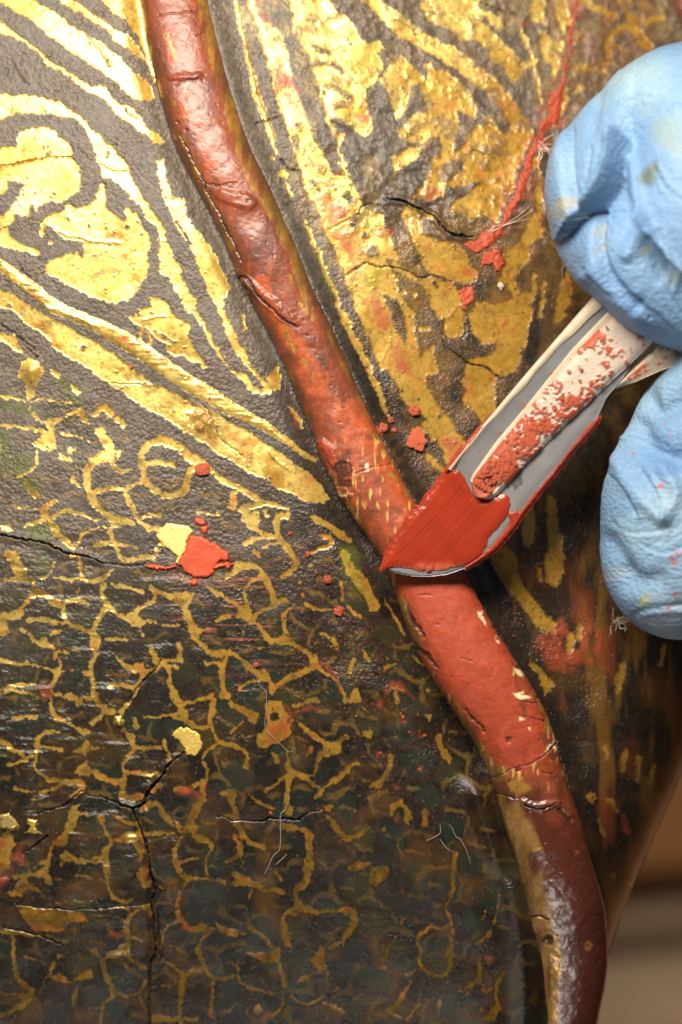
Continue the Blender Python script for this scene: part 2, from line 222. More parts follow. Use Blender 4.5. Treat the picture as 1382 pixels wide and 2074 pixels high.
S(tG,50,(90,690),(140,760),(170,850),(240,930),(340,940),(430,940)); g.P(tG,(100,760),(280,770),(200,810),(180,880),(130,850)); S(tG,48,(430,940),(510,1020),(640,1110)); S(tG,45,(370,980),(340,1040),(345,1160),(380,1250)); S(tG,38,(470,1190),(540,1140),(640,1110)); g.P(tG,(320,1200),(420,1200),(400,1270),(340,1280)); S(tG,35,(90,1300),(270,1240)); S(tG,40,(290,1280),(265,1382)); S(tG,40,(410,1280),(480,1330),(600,1382)); S(tG,35,(230,1010),(320,1010)); g.P(tG,(0,510),(60,540),(150,500),(120,600),(90,640),(40,600)); S(tG,45,(0,1200),(50,1310),(80,1382)); S(tG,35,(1250,1290),(1320,1270),(1290,1200)); g.O(tG,(235,1075,13),(970,335,26),(880,445,18),(910,535,22)); S(tG,30,(1230,620),(1320,690)); S(tG,35,(1240,1060),(1270,1000)); green.S(tG,120,(1230,250),(1300,560)); green.O(tG,(450,770,70),(150,650,50),(670,950,50)); g.S(tG,60,(450,330),(530,330)); g.S(tG,30,(1340,930),(1382,990)); red.S(tG,20,(1100,1050),(1180,1210)); red.S(tG,16,(980,1050),(1040,1020))
# H
g.P(tH,(0,140),(120,220),(280,245),(210,290),(130,260),(0,200)); S(tH,42,(300,60),(260,180),(270,250),(320,340),(440,390),(510,430),(510,540)); S(tH,38,(320,360),(220,430),(210,500),(240,560),(230,640)); S(tH,30,(480,230),(400,290)); S(tH,50,(420,80),(500,140),(570,210)); g.P(tH,(660,60),(760,60),(780,130),(860,200),(800,330),(650,400),(590,400),(590,320),(660,220),(650,120)); red.P(tH,(780,90),(830,110),(860,170),(820,260),(700,360),(650,370),(660,240),(760,200)); blk.O(tH,(710,170,30),(815,205,20)); S(tH,40,(850,100),(1000,60)); red.S(tH,18,(850,160),(920,125),(1040,110)); S(tH,45,(900,240),(1010,320),(1120,370),(1220,330)); g.P(tH,(1060,380),(1190,340),(1180,440),(1040,460)); S(tH,40,(1040,420),(990,560),(960,600),(830,570)); S(tH,30,(980,400),(930,450)); S(tH,50,(810,430,20),(810,520),(820,580),(800,680),(800,840)); S(tH,35,(820,580),(700,660),(650,690)); S(tH,30,(820,570),(960,640),(1010,670)); S(tH,45,(1300,510),(1220,540),(1150,620),(1060,670),(1010,750)); S(tH,40,(530,720,20),(600,780),(700,820)); g.P(tH,(770,820),(860,800),(840,880),(770,860)); S(tH,50,(430,700),(410,780),(450,860),(460,950),(520,1040),(640,1090)); S(tH,30,(360,880),(440,870)); S(tH,55,(0,920),(100,970),(130,870),(200,760)); S(tH,50,(210,760),(220,640),(160,660)); S(tH,40,(0,690),(100,690)); red.S(tH,40,(50,700),(120,680)); red.P(tH,(160,760),(200,690),(220,620),(240,680),(210,750)); S(tH,40,(90,980),(30,1060),(20,1200),(80,1290),(260,1310),(370,1350)); S(tH,40,(120,980),(270,1070),(250,1150),(230,1220),(270,1300)); S(tH,22,(270,1080),(170,1170),(30,1200)); S(tH,35,(430,1020),(470,1090),(470,1140),(380,1190)); S(tH,25,(490,1100),(480,1230)); S(tH,55,(770,950),(870,960),(950,990),(960,1100),(950,1230)); S(tH,42,(1130,930),(1230,1030),(1382,960)); S(tH,35,(1080,880),(1150,950)); g.P(tH,(1200,1230),(1280,1190),(1370,1190),(1340,1240),(1240,1270)); S(tH,60,(430,1280),(520,1330),(640,1382)); S(tH,35,(720,1260),(760,1320)); red.O(tH,(1035,825,12)); g.P(tH,(1020,780),(1150,780),(1110,850)); S(tH,40,(340,720),(430,700)); S(tH,40,(700,440),(740,480)); green.P(tH,(500,440),(640,430),(740,540),(640,620),(510,580)); green.P(tH,(240,430),(380,430),(480,520),(410,690),(250,660)); green.P(tH,(830,640),(990,680),(1000,780),(830,800)); green.P(tH,(1060,460),(1200,460),(1100,620),(990,640)); green.P(tH,(800,1020),(940,1000),(940,1160),(830,1120)); green.P(tH,(500,1100),(690,1130),(660,1290),(520,1300)); green.P(tH,(0,720),(150,720),(90,900),(10,880)); green.P(tH,(700,0),(1000,0),(950,70),(800,90)); green.P(tG,(700,1200),(860,1090),(1020,1090),(1020,1160),(900,1300),(780,1260)); green.P(tH,(1060,800),(1290,780),(1360,900),(1230,1010)); green.P(tH,(470,740),(560,740),(600,860),(480,880)); green.P(tH,(1250,1040),(1400,980),(1400,1150),(1290,1160))
# I
S(tI,35,(110,370),(60,450),(30,540),(50,620)); S(tI,42,(50,620),(100,700),(200,740),(290,710)); g.O(tI,(215,715,38)); S(tI,45,(290,640,25),(340,710),(430,750),(500,750)); S(tI,42,(510,600,20),(540,690),(620,760),(690,840)); S(tI,42,(290,720),(210,800),(180,890),(220,980),(300,1060),(420,1050)); S(tI,38,(180,1000),(90,1040),(60,1150),(45,1290),(60,1382)); S(tI,35,(0,970),(70,1040)); S(tI,35,(300,1070),(280,1180),(280,1300),(310,1360)); S(tI,35,(460,860,15),(450,990),(480,1090),(560,1140),(700,1170)); g.P(tI,(490,870),(580,890),(700,880),(740,830),(760,880),(740,960),(640,970),(580,930)); S(tI,38,(740,960),(780,1080),(760,1250),(700,1340)); S(tI,25,(560,1000),(600,970)); S(tI,18,(540,1150),(520,1300)); g.P(tI,(560,1240),(620,1220),(640,1290),(600,1340),(560,1300)); S(tI,50,(440,400),(540,390),(650,430),(760,460)); S(tI,25,(560,440),(530,500)); S(tI,45,(860,430),(860,560),(780,620),(780,750),(820,840)); g.P(tI,(780,600),(900,520),(920,590),(840,640)); S(tI,50,(960,200),(940,300),(920,400),(870,430)); S(tI,45,(920,590),(1100,600),(1230,580),(1260,680),(1180,800),(1110,860)); g.P(tI,(1000,860),(1040,790),(1080,890),(1060,1000),(980,1000),(950,930)); S(tI,32,(1060,1000),(880,1090)); S(tI,30,(1080,1020),(1080,1150)); S(tI,38,(830,1200),(950,1240),(1050,1190)); S(tI,40,(1050,1240),(1180,1290)); S(tI,20,(1100,1170),(1160,1130)); S(tI,25,(1230,1250),(1310,1170)); ochre.S(tI,120,(1290,540),(1310,700),(1300,900),(1180,1280)); S(tI,16,(830,740),(820,860),(780,910)); green.O(tI,(130,620,70),(360,900,90),(540,1060,80),(640,1220,80),(130,850,90),(330,1230,60)); red.S(tI,26,(80,700),(130,725)); red.S(tI,20,(270,1300),(290,1350)); red.S(tI,18,(640,1350),(680,1320)); red.O(tI,(545,1140,13),(1010,960,26),(520,380,14)); S(tI,22,(340,1320),(480,1240)); S(tI,20,(20,850),(130,890)); S(tI,16,(60,940),(150,880))
# J
S(tJ,38,(770,190),(750,330),(740,480),(700,550),(730,690)); S(tJ,36,(730,690),(640,710),(580,690),(510,790),(520,900),(540,1000),(640,1050),(720,1010),(750,870),(740,720)); S(tJ,30,(520,1010),(420,1040)); S(tJ,50,(460,1090,15),(380,1220),(300,1290)); S(tJ,30,(300,1310),(420,1350),(470,1300),(560,1120,12)); S(tJ,25,(720,1090),(660,1210),(650,1340)); S(tJ,25,(910,900,10),(840,1030)); S(tJ,35,(1020,690,12),(980,780),(920,830)); S(tJ,20,(1020,540,8),(930,670)); S(tJ,25,(940,900),(930,1060),(850,1180)); S(tJ,28,(930,1060),(980,1150),(1030,1130)); S(tJ,35,(1150,960,20),(1080,1060),(1050,1180),(1080,1290)); S(tJ,25,(980,1230),(930,1300)); S(tJ,22,(760,1170),(880,1110)); S(tJ,22,(1080,480),(1030,700),(970,850)); g.P(tJ,(0,280),(60,240),(160,235),(200,260),(120,290),(20,310)); g.P(tJ,(180,280),(310,260),(320,350),(230,410),(160,420)); ochre.P(tJ,(160,280),(310,250),(330,350),(230,420),(160,430)); S(tJ,40,(0,600),(60,590),(70,680),(20,740)); S(tJ,30,(240,990),(280,1000)); S(tJ,22,(265,950),(350,780)); g.O(tJ,(270,20,22)); S(tJ,22,(395,690),(420,640)); S(tJ,22,(700,900),(790,800)); red.O(tJ,(1015,935,20),(420,290,14),(400,450,12)); S(tJ,70,(1010,1340),(1040,1300))
# band between scale net and rib, lower middle
S(tP,40,(0,590,70),(130,670),(230,760),(360,830),(470,890),(560,920),(700,970,18)); S(tP,50,(330,870),(310,960),(320,930)); S(tP,45,(560,920),(480,940),(370,980)); g.P(tP,(380,1000),(500,980),(520,1060),(460,1080),(520,1140),(560,1180),(420,1120)); S(tP,42,(700,1010),(630,1020),(620,1090),(650,1160),(770,1340)); S(tP,30,(540,980),(560,1020)); S(tP,40,(890,1030),(960,1080),(1100,1180)); S(tP,30,(80,990),(210,1000)); red.S(tP,36,(310,960),(330,910)); ochre.O(tP,(620,760,60)); 
g.P(tQ,(60,150),(120,200),(90,260),(180,310),(160,340),(110,270),(30,250)); S(tQ,30,(320,140),(400,150)); S(tQ,30,(355,190),(360,260)); red.S(tQ,22,(240,280),(310,130),(390,130),(470,210)); g.P(tQ,(540,310),(620,330),(590,380),(570,430),(560,370)); g.P(tQ,(120,450),(190,430),(190,500),(140,490)); S(tQ,60,(650,500),(680,580),(730,650)); S(tQ,60,(230,830),(280,760),(320,640)); g.P(tQ,(300,960),(400,900),(420,960),(480,1050),(430,1130),(390,1000),(300,1080)); S(tQ,50,(560,1010),(550,1100)); g.O(tQ,(270,1150,24)); ochre.S(tQ,160,(300,620),(330,800),(380,1000)); ochre.S(tQ,150,(250,150),(330,420),(500,520)); S(tQ,26,(180,830),(300,790)); S(tQ,36,(60,690),(20,740)); red.O(tQ,(405,390,16),(450,460,10),(540,480,14),(235,610,9),(515,720,12),(350,845,10),(360,1065,10))
# ---- right of the rib
g.P(tK,(-10,-80),(60,-80),(60,0),(90,120),(180,200),(250,250),(290,400),(310,560),(390,720),(420,860),(480,980),(540,1100),(600,1200),(600,1382),(440,1382),(380,1230),(340,1080),(290,920),(240,780),(190,600),(130,400),(70,200),(20,60))
red.P(tK,(30,-60),(90,-20),(130,80),(190,190),(100,170),(60,100)); red.P(tK,(200,440),(260,480),(380,640),(350,760),(290,720),(230,640)); red.P(tK,(430,1110),(520,1140),(530,1170),(440,1170)); red.P(tK,(740,800),(850,800),(860,880),(800,890)); blk.S(tK,35,(330,950),(360,1040))
g.P(tK,(280,-100),(560,-60),(600,70),(690,100),(740,160),(790,250),(850,300),(920,290),(960,330),(900,360),(960,470),(920,520),(900,580),(820,620),(840,760),(880,930),(800,940),(730,900),(640,820),(560,830),(520,700),(490,560),(460,440),(380,320),(330,200),(300,60))
for p in [((460,330),(560,370)),((470,440),(560,440)),((600,430),(660,500)),((620,620),(740,710)),((620,745),(720,725)),((540,600),(600,610))]: blk.S(tK,34,*p)
blk.P(tK,(640,840),(760,900),(780,950),(700,960)); g.P(tK,(620,960),(680,940),(660,1060),(690,1100),(650,1120)); g.S(tK,24,(560,830),(610,930)); S(tK,30,(660,1130),(720,1270),(760,1360)); g.P(tK,(150,1090),(205,1095),(200,1110),(160,1105)); green.O(tK,(290,1220,30)); g.O(tK,(260,1220,35)); S(tK,24,(280,1290),(310,1370))
bead.S(t1,8,(470,-90,7),(478,0,8),(490,60,8),(505,130,9),(520,190,11),(535,230,11),(552,280,9),(562,312,4),warp=.6); g.f = np.maximum(g.f, bead.f)
g.P(tL,(-100,560),(0,430),(50,380),(110,460),(190,540),(240,570),(220,460),(245,440),(260,480),(360,510),(440,560),(520,660),(575,760),(545,830),(500,790),(430,770),(440,900),(420,1010),(410,1070),(450,1060),(530,930),(580,870),(690,870),(750,940),(830,930),(930,900),(960,940),(940,1010),(890,1130),(850,1200),(820,1300),(800,1382),(500,1382),(560,1330),(620,1260),(560,1260),(480,1310),(400,1310),(360,1290),(330,1382),(130,1382),(190,1310),(240,1210),(270,1110),(330,1100),(340,1020),(290,940),(200,1020),(60,970),(30,910),(100,830),(170,780),(220,800),(200,640),(160,590),(110,600),(90,700),(60,800),(0,840),(-30,700))
blk.P(tL,(300,1170),(370,1130),(470,1110),(490,1180),(430,1220),(380,1310),(320,1260)); ochre.P(tL,(640,900),(960,900),(890,1130),(800,1400),(520,1400),(640,1250)); ochre.P(tL,(250,480),(340,500),(390,570),(260,580))
S(tL,110,(-230,-60,80),(0,150),(200,290),(400,400),(600,540),(740,680),(850,830),(900,930,130)); g.P(tL,(170,-60),(560,-60),(600,60),(680,100),(740,130),(760,200),(690,220),(780,330),(860,400),(880,480),(870,560),(810,580),(760,470),(680,430),(660,340),(580,290),(450,290),(400,220),(340,180),(240,150),(190,60)); blk.S(tL,40,(600,130),(680,190),(730,240)); S(tL,25,(860,160),(900,260),(950,370),(990,530),(1030,720)); S(tL,50,(880,470),(970,430)); g.P(tL,(980,-60),(1050,-60),(1040,120),(1060,170),(950,150),(940,110)); g.P(tL,(1000,200),(1060,210),(1090,290),(1170,290),(1160,440),(1120,520),(1090,530),(1100,470),(1050,450)); blk.O(tL,(1155,380,24)); S(tL,40,(1180,-40),(1190,120)); g.P(tL,(620,800),(690,850),(640,840)); ochre.S(tL,120,(700,640),(800,760),(900,930)); g.P(tL,(-20,1100),(100,1040),(200,1020),(160,1100),(60,1180),(0,1200)); red.S(tL,30,(220,1010),(260,960)); g.O(tL,(430,70,30))
g.P(tL,(950,1130),(1010,1080),(1010,1170),(960,1180)); g.P(tL,(1180,600),(1220,640),(1210,720),(1150,820),(1130,760)); g.P(tL,(1290,470),(1340,440),(1382,480),(1330,500)); red.S(tL,16,(870,150),(960,170),(1080,160)); red.S(tL,26,(1040,760),(1010,770))
ochre.S(tR,420,(1000,-100),(1000,100),(900,300))
S(tR,42,(900,240),(860,130),(920,40),(1010,10),(1080,110),(1140,160)); S(tR,20,(860,130),(1000,190)); S(tR,40,(650,300),(740,300),(830,320)); g.P(tR,(800,240),(870,250),(860,290),(800,280)); g.O(tR,(660,440,30)); S(t2r,30,(1160,-60),(1170,80),(1250,180)); S(t2r,25,(1170,80),(1300,80)); S(t2r,30,(1100,60),(1050,40),(960,-10)); S(t2r,25,(1130,0),(1250,30)); S(t2r,25,(900,0),(915,90)); g.P(t2r,(860,0),(880,90),(900,140),(910,60),(900,0))
g.P(tM,(50,30),(340,0),(390,100),(460,170),(480,230),(540,260),(610,290),(620,390),(660,460),(720,590),(690,610),(610,590),(680,700),(720,790),(720,850),(830,980),(830,1120),(860,1290),(970,1190),(980,1230),(950,1300),(990,1382),(600,1382),(500,1150),(430,980),(330,720),(270,570),(130,210))
blk.O(tM,(412,325,30),(400,365,24),(478,440,24),(530,560,46)); blk.P(tM,(610,850),(700,890),(770,1020),(770,1210),(730,1150),(690,1060),(640,930)); blk.S(tM,24,(845,1180),(865,1270)); blk.S(tM,26,(120,60),(160,115)); blk.P(tM,(360,120),(400,200),(370,220),(320,150)); green.O(tM,(350,150,50),(540,740,80))
for p in [[(150,170),(240,110),(330,230),(340,300),(230,400),(200,320)],[(230,420),(350,350),(460,480),(480,600),(400,640),(350,560),(290,470)],[(500,390),(620,380),(690,420),(560,450)],[(470,900),(540,830),(620,920),(680,1060),(620,1110),(520,1010)],[(660,1230),(720,1160),(800,1360),(700,1382)],[(880,110),(960,90),(1020,140),(900,180)],[(350,650),(480,640),(420,760),(390,800)],[(170,60),(240,50),(250,110),(180,110)]]: red.P(tM,*p)
S(tM,28,(60,330,14),(120,480),(200,680),(270,830),(300,920)); S(tM,38,(290,930,20),(370,1080),(440,1240),(520,1350)); green.S(tM,30,(140,520),(270,850)); S(tO,38,(340,0),(400,100),(470,260),(520,370),(590,520),(640,660,24))
g.P(tM,(740,280),(770,230),(850,280),(880,420),(1000,480),(1140,490),(1200,600),(1260,680),(1250,760),(1170,780),(1090,750),(950,710),(910,680),(830,520),(780,400)); S(tM,40,(690,640),(760,700),(830,740)); g.P(tM,(830,760),(950,740),(1080,760),(1130,850),(1150,930),(1060,1010),(1000,1010),(930,900),(890,800)); blk.O(tM,(970,770,22)); g.P(tM,(1020,1040),(1150,940),(1190,1000),(1170,1140),(1060,1150)); ochre.P(tM,(1020,1040),(1150,940),(1190,1000),(1170,1140),(1060,1150)); red.O(tM,(1200,690,30)); g.O(tM,(850,645,16),(750,835,18),(830,850,18)); g.P(tM,(905,285),(955,285),(965,320),(915,320)); S(tM,30,(870,1085),(930,1085)); red.S(tM,24,(1040,900),(1090,760)); ochre.P(tM,(1000,480),(1140,490),(1200,600),(1260,680),(1250,760),(1170,780),(1150,600))
g.P(tN,(1000,-60),(1040,80),(1020,300),(1030,440),(960,480),(940,600),(830,720),(860,830),(840,900),(780,780),(720,760),(780,620),(760,540),(860,480),(920,380),(980,250)); ochre.P(tN,(1000,-60),(1060,80),(1040,440),(950,620),(860,760),(860,900),(700,760),(760,540),(860,480)); g.P(tN,(570,900),(840,870),(900,830),(960,840),(950,1000),(920,1150),(880,1290),(840,1382),(800,1400),(480,1400),(540,1300),(640,1280),(700,1250),(720,1170),(600,1200),(540,1100),(510,1000)); ochre.P(tN,(560,880),(960,830),(950,1000),(860,1400),(700,1400),(720,1180),(600,1180)); g.P(tN,(380,100),(600,0),(840,0),(800,160),(740,260),(720,370),(640,310),(520,320),(380,270),(400,210),(520,150),(620,60),(500,60),(400,110)); S(tN,30,(980,720),(960,850)); S(tN,30,(1040,780),(1010,1000)); S(tN,30,(1200,700),(1170,800)); blk.P(tN,(550,850),(680,810),(810,850),(830,880),(700,920),(580,910)); red.S(tN,14,(900,1010),(820,1130)); red.S(tN,12,(800,1020),(750,1090)); ochre.P(tN,(1120,900),(1230,720),(1382,850),(1200,1100),(1110,1100)); g.P(tN,(1120,920),(1200,720),(1250,800),(1180,1000),(1120,1060)); red.O(tN,(330,960,14))
g.P(tO,(470,20),(760,170),(830,270),(860,270),(960,190),(1000,380),(940,360),(900,420),(960,540),(1040,640),(1110,750),(1180,840),(1190,900),(1110,1010),(1060,1010),(1010,900),(960,770),(880,640),(800,590),(740,540),(700,430),(620,320),(560,220)); red.P(tO,(660,240),(730,170),(840,390),(780,400),(700,300)); red.P(tO,(1020,820),(1120,820),(1150,960),(1080,970)); blk.O(tO,(1010,660,14)); g.P(tO,(1200,320),(1260,240),(1400,250),(1400,700),(1310,730),(1240,620),(1160,580),(1150,520),(1190,470),(1150,430)); ochre.P(tO,(1200,320),(1260,240),(1400,250),(1400,700),(1310,730),(1240,620),(1160,580),(1190,470)); ochre.S(tO,170,(760,780),(880,980),(950,1150)); g.P(tO,(800,760),(880,730),(910,780),(840,790)); S(tO,40,(900,720),(960,820)); S(tO,40,(930,950),(1030,1050)); ochre.S(tO,90,(560,700),(700,960),(800,1140))
# shadowed lower right
g.P(tS,(30,420),(150,370),(240,450),(240,600),(330,720),(430,860),(510,900),(490,980),(380,960),(290,810),(210,700),(130,620),(60,510)); g.P(tS,(440,300),(540,300),(560,560),(500,640),(420,620)); S(tS,80,(460,60),(480,300)); S(tS,80,(310,90),(310,330)); ochre.P(tS,(-60,0),(700,-60),(760,300),(800,900),(560,1000),(300,900),(30,420)); red.P(tS,(370,1030),(470,1000),(560,1090),(660,1100),(720,860),(760,870),(720,1080),(760,1190),(620,1240),(450,1240),(390,1150)); red.S(tS,26,(540,860),(550,930)); red.S(tS,30,(790,950),(790,1100)); S(tS,40,(330,1200),(420,1270),(470,1340)); S(tS,50,(600,1000),(590,1080)); red.O(tS,(270,440,22)); S(tS,40,(660,1000),(660,930)); S(tS,30,(370,530),(380,600)); g.P(tU,(1010,480),(1080,530),(1130,560),(1190,650),(1120,730),(1090,600)); red.P(tU,(1060,320),(1240,180),(1300,300),(1250,330),(1200,400),(1100,380))
g.P(tT,(710,390),(750,335),(785,400),(740,460)); S(tT,40,(1180,180),(1150,290)); S(tT,30,(870,420),(910,480)); S(tT,28,(790,560),(830,660)); S(tT,40,(1020,880),(1010,1000)); red.S(tT,40,(970,540),(990,640)); red.S(tT,40,(1080,830),(1050,950)); S(tT,30,(890,930),(900,980)); ochre.S(tT,200,(1200,100),(1150,500),(1050,900)); S(tT,36,(980,60),(960,200)); S(tT,30,(840,30),(850,120)); S(tT,36,(1080,110),(1060,260)); S(tS,50,(960,1200),(930,1370)); S(tS,36,(1260,1060),(1230,1180))
# smudges of gold left of the lower rib
S(tU,26,(0,40,10),(60,160),(130,290)); S(tU,16,(180,420),(300,540),(360,610)); S(tU,40,(0,520),(80,500)); g.O(tU,(300,685,10)); S(tG,60,(1200,250),(1250,380))
# ---- cracks (x, y, width)
c = crack
for t_, ps in [(tM,[(640,180,8),(720,190,22),(830,240,24),(900,270,14),(980,320,12),(1040,390,26),(1130,440,26),(1240,450,12)]),(tM,[(230,390,6),(320,350,10),(430,290,12),(490,220,12),(600,230,8)]),(tM,[(330,740,6),(420,670,10),(500,630,12),(560,660,14),(690,660,14),(770,690,10),(880,740,10),(950,720,8),(1090,760,8)]),(tO,[(1030,90,8),(1060,190,9),(1150,250,14),(1200,300,16),(1320,330,18),(1382,370,14),(1440,410,12)]),
  (tD,[(-60,85,16),(60,130,18),(160,150,14),(320,170,12),(420,230,16),(560,260,14),(700,300,12),(860,330,9),(1020,320,7)]),(tE,[(1290,420,8),(1200,500,14),(1130,600,22),(1050,700,26),(1000,790,24),(930,820,22),(840,790,14),(720,740,10),(600,720,8)]),(tE,[(930,820,14),(960,900,20),(1000,1010,20),(1040,1110,20),(1050,1240,22),(1080,1340,20)]),(tF,[(1070,380,20),(1085,470,18),(1060,540,16),(1080,650,22),(1085,780,18),(1090,880,24),(1050,960,16),(1050,1080,14),(1045,1250,12),(1040,1400,10)]),(tE,[(570,700,8),(430,800,20),(330,830,12),(240,850,6)]),(tE,[(340,1010,24),(240,1080,20),(160,1140,8)]),(tF,[(100,550,6),(400,575,7),(700,575,8),(1050,540,7)]),(tF,[(0,700,8),(200,740,14),(420,820,14)]),(tH,[(300,880,5),(440,905,7),(590,905,16),(700,880,16),(860,895,16),(960,850,10),(1060,820,6)]),(tA,[(-20,1165,3),(150,1140,5),(300,1110,5),(490,1098,3)]),(tP,[(110,240,4),(170,330,6),(200,420,6),(240,500,5),(380,590,6),(400,620,7)]),(tC,[(640,260,3),(820,270,4),(1000,270,3)]),(tL,[(0,145,4),(100,190,6),(170,280,6),(185,310,4)]),(tA,[(80,430,4),(110,480,5),(170,570,6),(210,600,3)]),(tN,[(490,1000,6),(500,1100,6),(480,1160,4)]),(tN,[(340,1040,4),(370,1160,6),(400,1260,4)]),(tK,[(1270,440,8),(1265,520,9),(1250,600,6)]),(tL,[(560,0,10),(680,40,10),(760,70,12),(860,110,8)]),(tB,[(150,510,4),(220,570,5)]),(tD,[(1130,990,10),(1060,1080,16),(980,1160,16),(930,1230,12),(890,1290,10)]),(tL,[(640,1090,6),(560,1060,8),(520,1080,5)]),(tB,[(0,890,10),(100,960,12),(250,1060,10)]),(tC,[(200,20,12),(260,80,10)]),(tK,[(60,870,10),(130,850,8),(230,810,9)]),(tK,[(240,1110,14),(300,1180,14),(380,1200,8)])]:
    c.S(t_, 10, *[(a_, b_, w_ * .55 + 1.5) for a_, b_, w_ in ps], warp=.8)
for t_, ps in [(tM,[(640,180,8),(720,190,60),(830,240,60),(900,270,40),(980,320,40),(1040,390,60),(1130,440,60),(1240,450,12)]),(tE,[(1290,420,8),(1200,500,40),(1130,600,70),(1050,700,90),(1000,790,80),(930,820,60),(840,790,30)]),(tE,[(930,820,30),(960,900,50),(1000,1010,50),(1040,1110,60),(1050,1240,70),(1080,1340,60)]),(tF,[(1070,380,50),(1085,470,50),(1060,540,40),(1080,650,60),(1085,780,50),(1090,880,70),(1050,960,40)]),(tD,[(-60,85,60),(60,130,60),(160,150,60),(320,170,50),(420,230,60),(560,260,50),(700,300,40)])]: crackw.S(t_, 10, *ps)
# ------------------------------------------------------------------ rib and panel geometry (functions of photo pixel)
RY_ = [-600,-150,0,100,200,300,400,500,600,720,820,950,1030,1150,1200,1300,1400,1500,1560,1650,1750,1850,1950,2074,2300,2700]
RC_ = [254,328,352,372,400,430,483,529,570,633,675,732,775,864,880,926,988,1045,1066,1094,1124,1146,1158,1148,1100,1000]
RW_ = [62,66,70,73,74,76,74,71,70,66,66,72,72,78,82,92,96,86,74,80,77,82,76,64,54,40]
def smooth_tab(ys, vs):
    q = np.arange(-600, 2701, 5.0); v = np.interp(q, ys, vs)
    kk = np.hanning(31); kk /= kk.sum(); vp = np.pad(v, 15, mode='reflect', reflect_type='odd')
    v = np.convolve(vp, kk, 'valid'); return lambda y: np.interp(y, q, v)
rib_c = smooth_tab(RY_, RC_); rib_w = smooth_tab(RY_, RW_)
xmax_f = smooth_tab([-600,1200,1300,1400,1480,1560,1650,1750,1850,1900,1960,2074,2200,2700],[1700,1640,1540,1475,1428,1385,1345,1302,1262,1242,1226,1197,1150,980])
def H(px, py, groove=True):
    dl = rib_c(py) - rib_w(py) - px; dr = px - rib_c(py) - rib_w(py)
    z = -0.16 * ((px - 560) / 480.0) ** 2 * (px < 560) * np.clip(1.25 - py / 2600, .3, 1.25)
    z = z - 0.30 * (np.clip(620 - py, 0, None) / 600.0) ** 2
    z = z - 0.62 * (np.clip(py - 1050, 0, None) / 1000.0) ** 2
    d = np.clip(dr, 0, None) / PX
    z = z - (0.06 + .10 * np.clip((py - 500) / 700, 0, 1)) * d - (0.07 + .05 * np.clip((py - 500) / 700, 0, 1)) * d * d
    e = np.clip((xmax_f(py) - px) / PX * 0.9, 0.0, None); R = .85
    q = np.clip(R - e, 0, R * .995); z = z - (R - np.sqrt(R * R - q * q))
    if groove:
        G = np.interp(py, [-200,600,1000,1250,1500,1620,1800,2100], [.09,.12,.14,.22,.25,.14,.12,.10])
        Wd = np.interp(py, [-200,900,1250,1500,1650,2100], [26,34,64,74,70,70])
        dd = np.clip(dl, 0, None); z = z - G * np.exp(-(dd / Wd) ** 2)
        dd = np.clip(dr, 0, None); z = z + 0.085 * np.exp(-(dd / 24.0) ** 2)
        # small second bead left of the foot of the rib
        b = np.interp(py, [1560, 1760, 1800, 2300], [0, .0, .11, .13]); z = z + b * .7 * np.exp(-((dl - 16) / 22.0) ** 2)
        # swelling of the left wall where the rib turns down
        b = np.interp(py, [1560, 1610, 1720, 1780], [0, .16, .14, 0.02]); z = z + b * np.exp(-((dl - 34) / 26.0) ** 2)
    return z
def sample(A, px, py):
    x = np.abs(px - RX); x = np.where(x > NW - 1.01, 2 * (NW - 1.01) - x, x); x = np.clip(x, 0, NW - 1.01)
    y = np.abs(py - RY); y = np.where(y > NH - 1.01, 2 * (NH - 1.01) - y, y); y = np.clip(y, 0, NH - 1.01)
    ix = x.astype(np.int32); iy = y.astype(np.int32); fx = (x - ix).astype(np.float32); fy = (y - iy).astype(np.float32)
    if A.ndim == 3: fx = fx[..., None]; fy = fy[..., None]
    return (A[iy, ix] * (1 - fx) + A[iy, ix + 1] * fx) * (1 - fy) + (A[iy + 1, ix] * (1 - fx) + A[iy + 1, ix + 1] * fx) * fy

# ------------------------------------------------------------------ paint layers -> colour, metal, roughness, relief
n40, n14, n5 = fbm(48, 3, 21), fbm(15, 3, 22), fbm(5, 2, 23)
nstr = fbm(90, 3, 24, sy=11); nstr2 = fbm(26, 3, 50, sy=120)
n3 = vnoise(2.2, seed=25); n120 = fbm(160, 3, 26)
def blur(a, r):
    for ax in (0, 1):
        for _ in range(2):
            c_ = np.cumsum(np.pad(a, [(r + 1, r) if k_ == ax else (0, 0) for k_ in (0, 1)], mode='edge'), axis=ax, dtype=np.float64)
            n_ = a.shape[ax]; sl = lambda s: tuple(slice(s, s + n_) if k_ == ax else slice(None) for k_ in (0, 1))
            a = ((c_[sl(2 * r + 1)] - c_[sl(0)]) / (2 * r + 1)).astype(np.float32)
    return a
net = sstep(0, 60, YY - (690 + .62 * XX)) * (XX < rib_c(YY) + 10)          # the scale net below the wide band
web = blur(np.clip(gold.f, -9, 9), 3) - .9
web = np.maximum(web, blur(np.clip(gold.f, -14, 14), 8) - 2.0)
gold.f = np.where(net > 0, np.maximum(gold.f - .9, web) * net + gold.f * (1 - net) + net * ((fbm(26, 2, 57) - .5) * 6 - 1.1), gold.f)
gold.cut(blk)
wear = (n14 - .5) * 16 + (n5 - .5) * 14
gold.f = np.minimum(gold.f, (fbm(8, 2, 27) - .16) * 40)            # pin losses
gold.f = np.where(gold.f < 26, gold.f + (n5 - .5) * 4.5, gold.f)
right = sstep(20, 70, XX - rib_c(YY) - rib_w(YY))
A = gold.a(1.6) * (1 - right) + np.clip((gold.f + (n14 - .5) * 6) / 5.5 + .5, 0, 1) * right
wash = right * sstep(1000, 800, YY) * np.clip((fbm(46, 4, 46, sy=80) - .50) * 5, 0, 1) * np.clip(.35 + 1.1 * (n5 - .2), 0, 1)
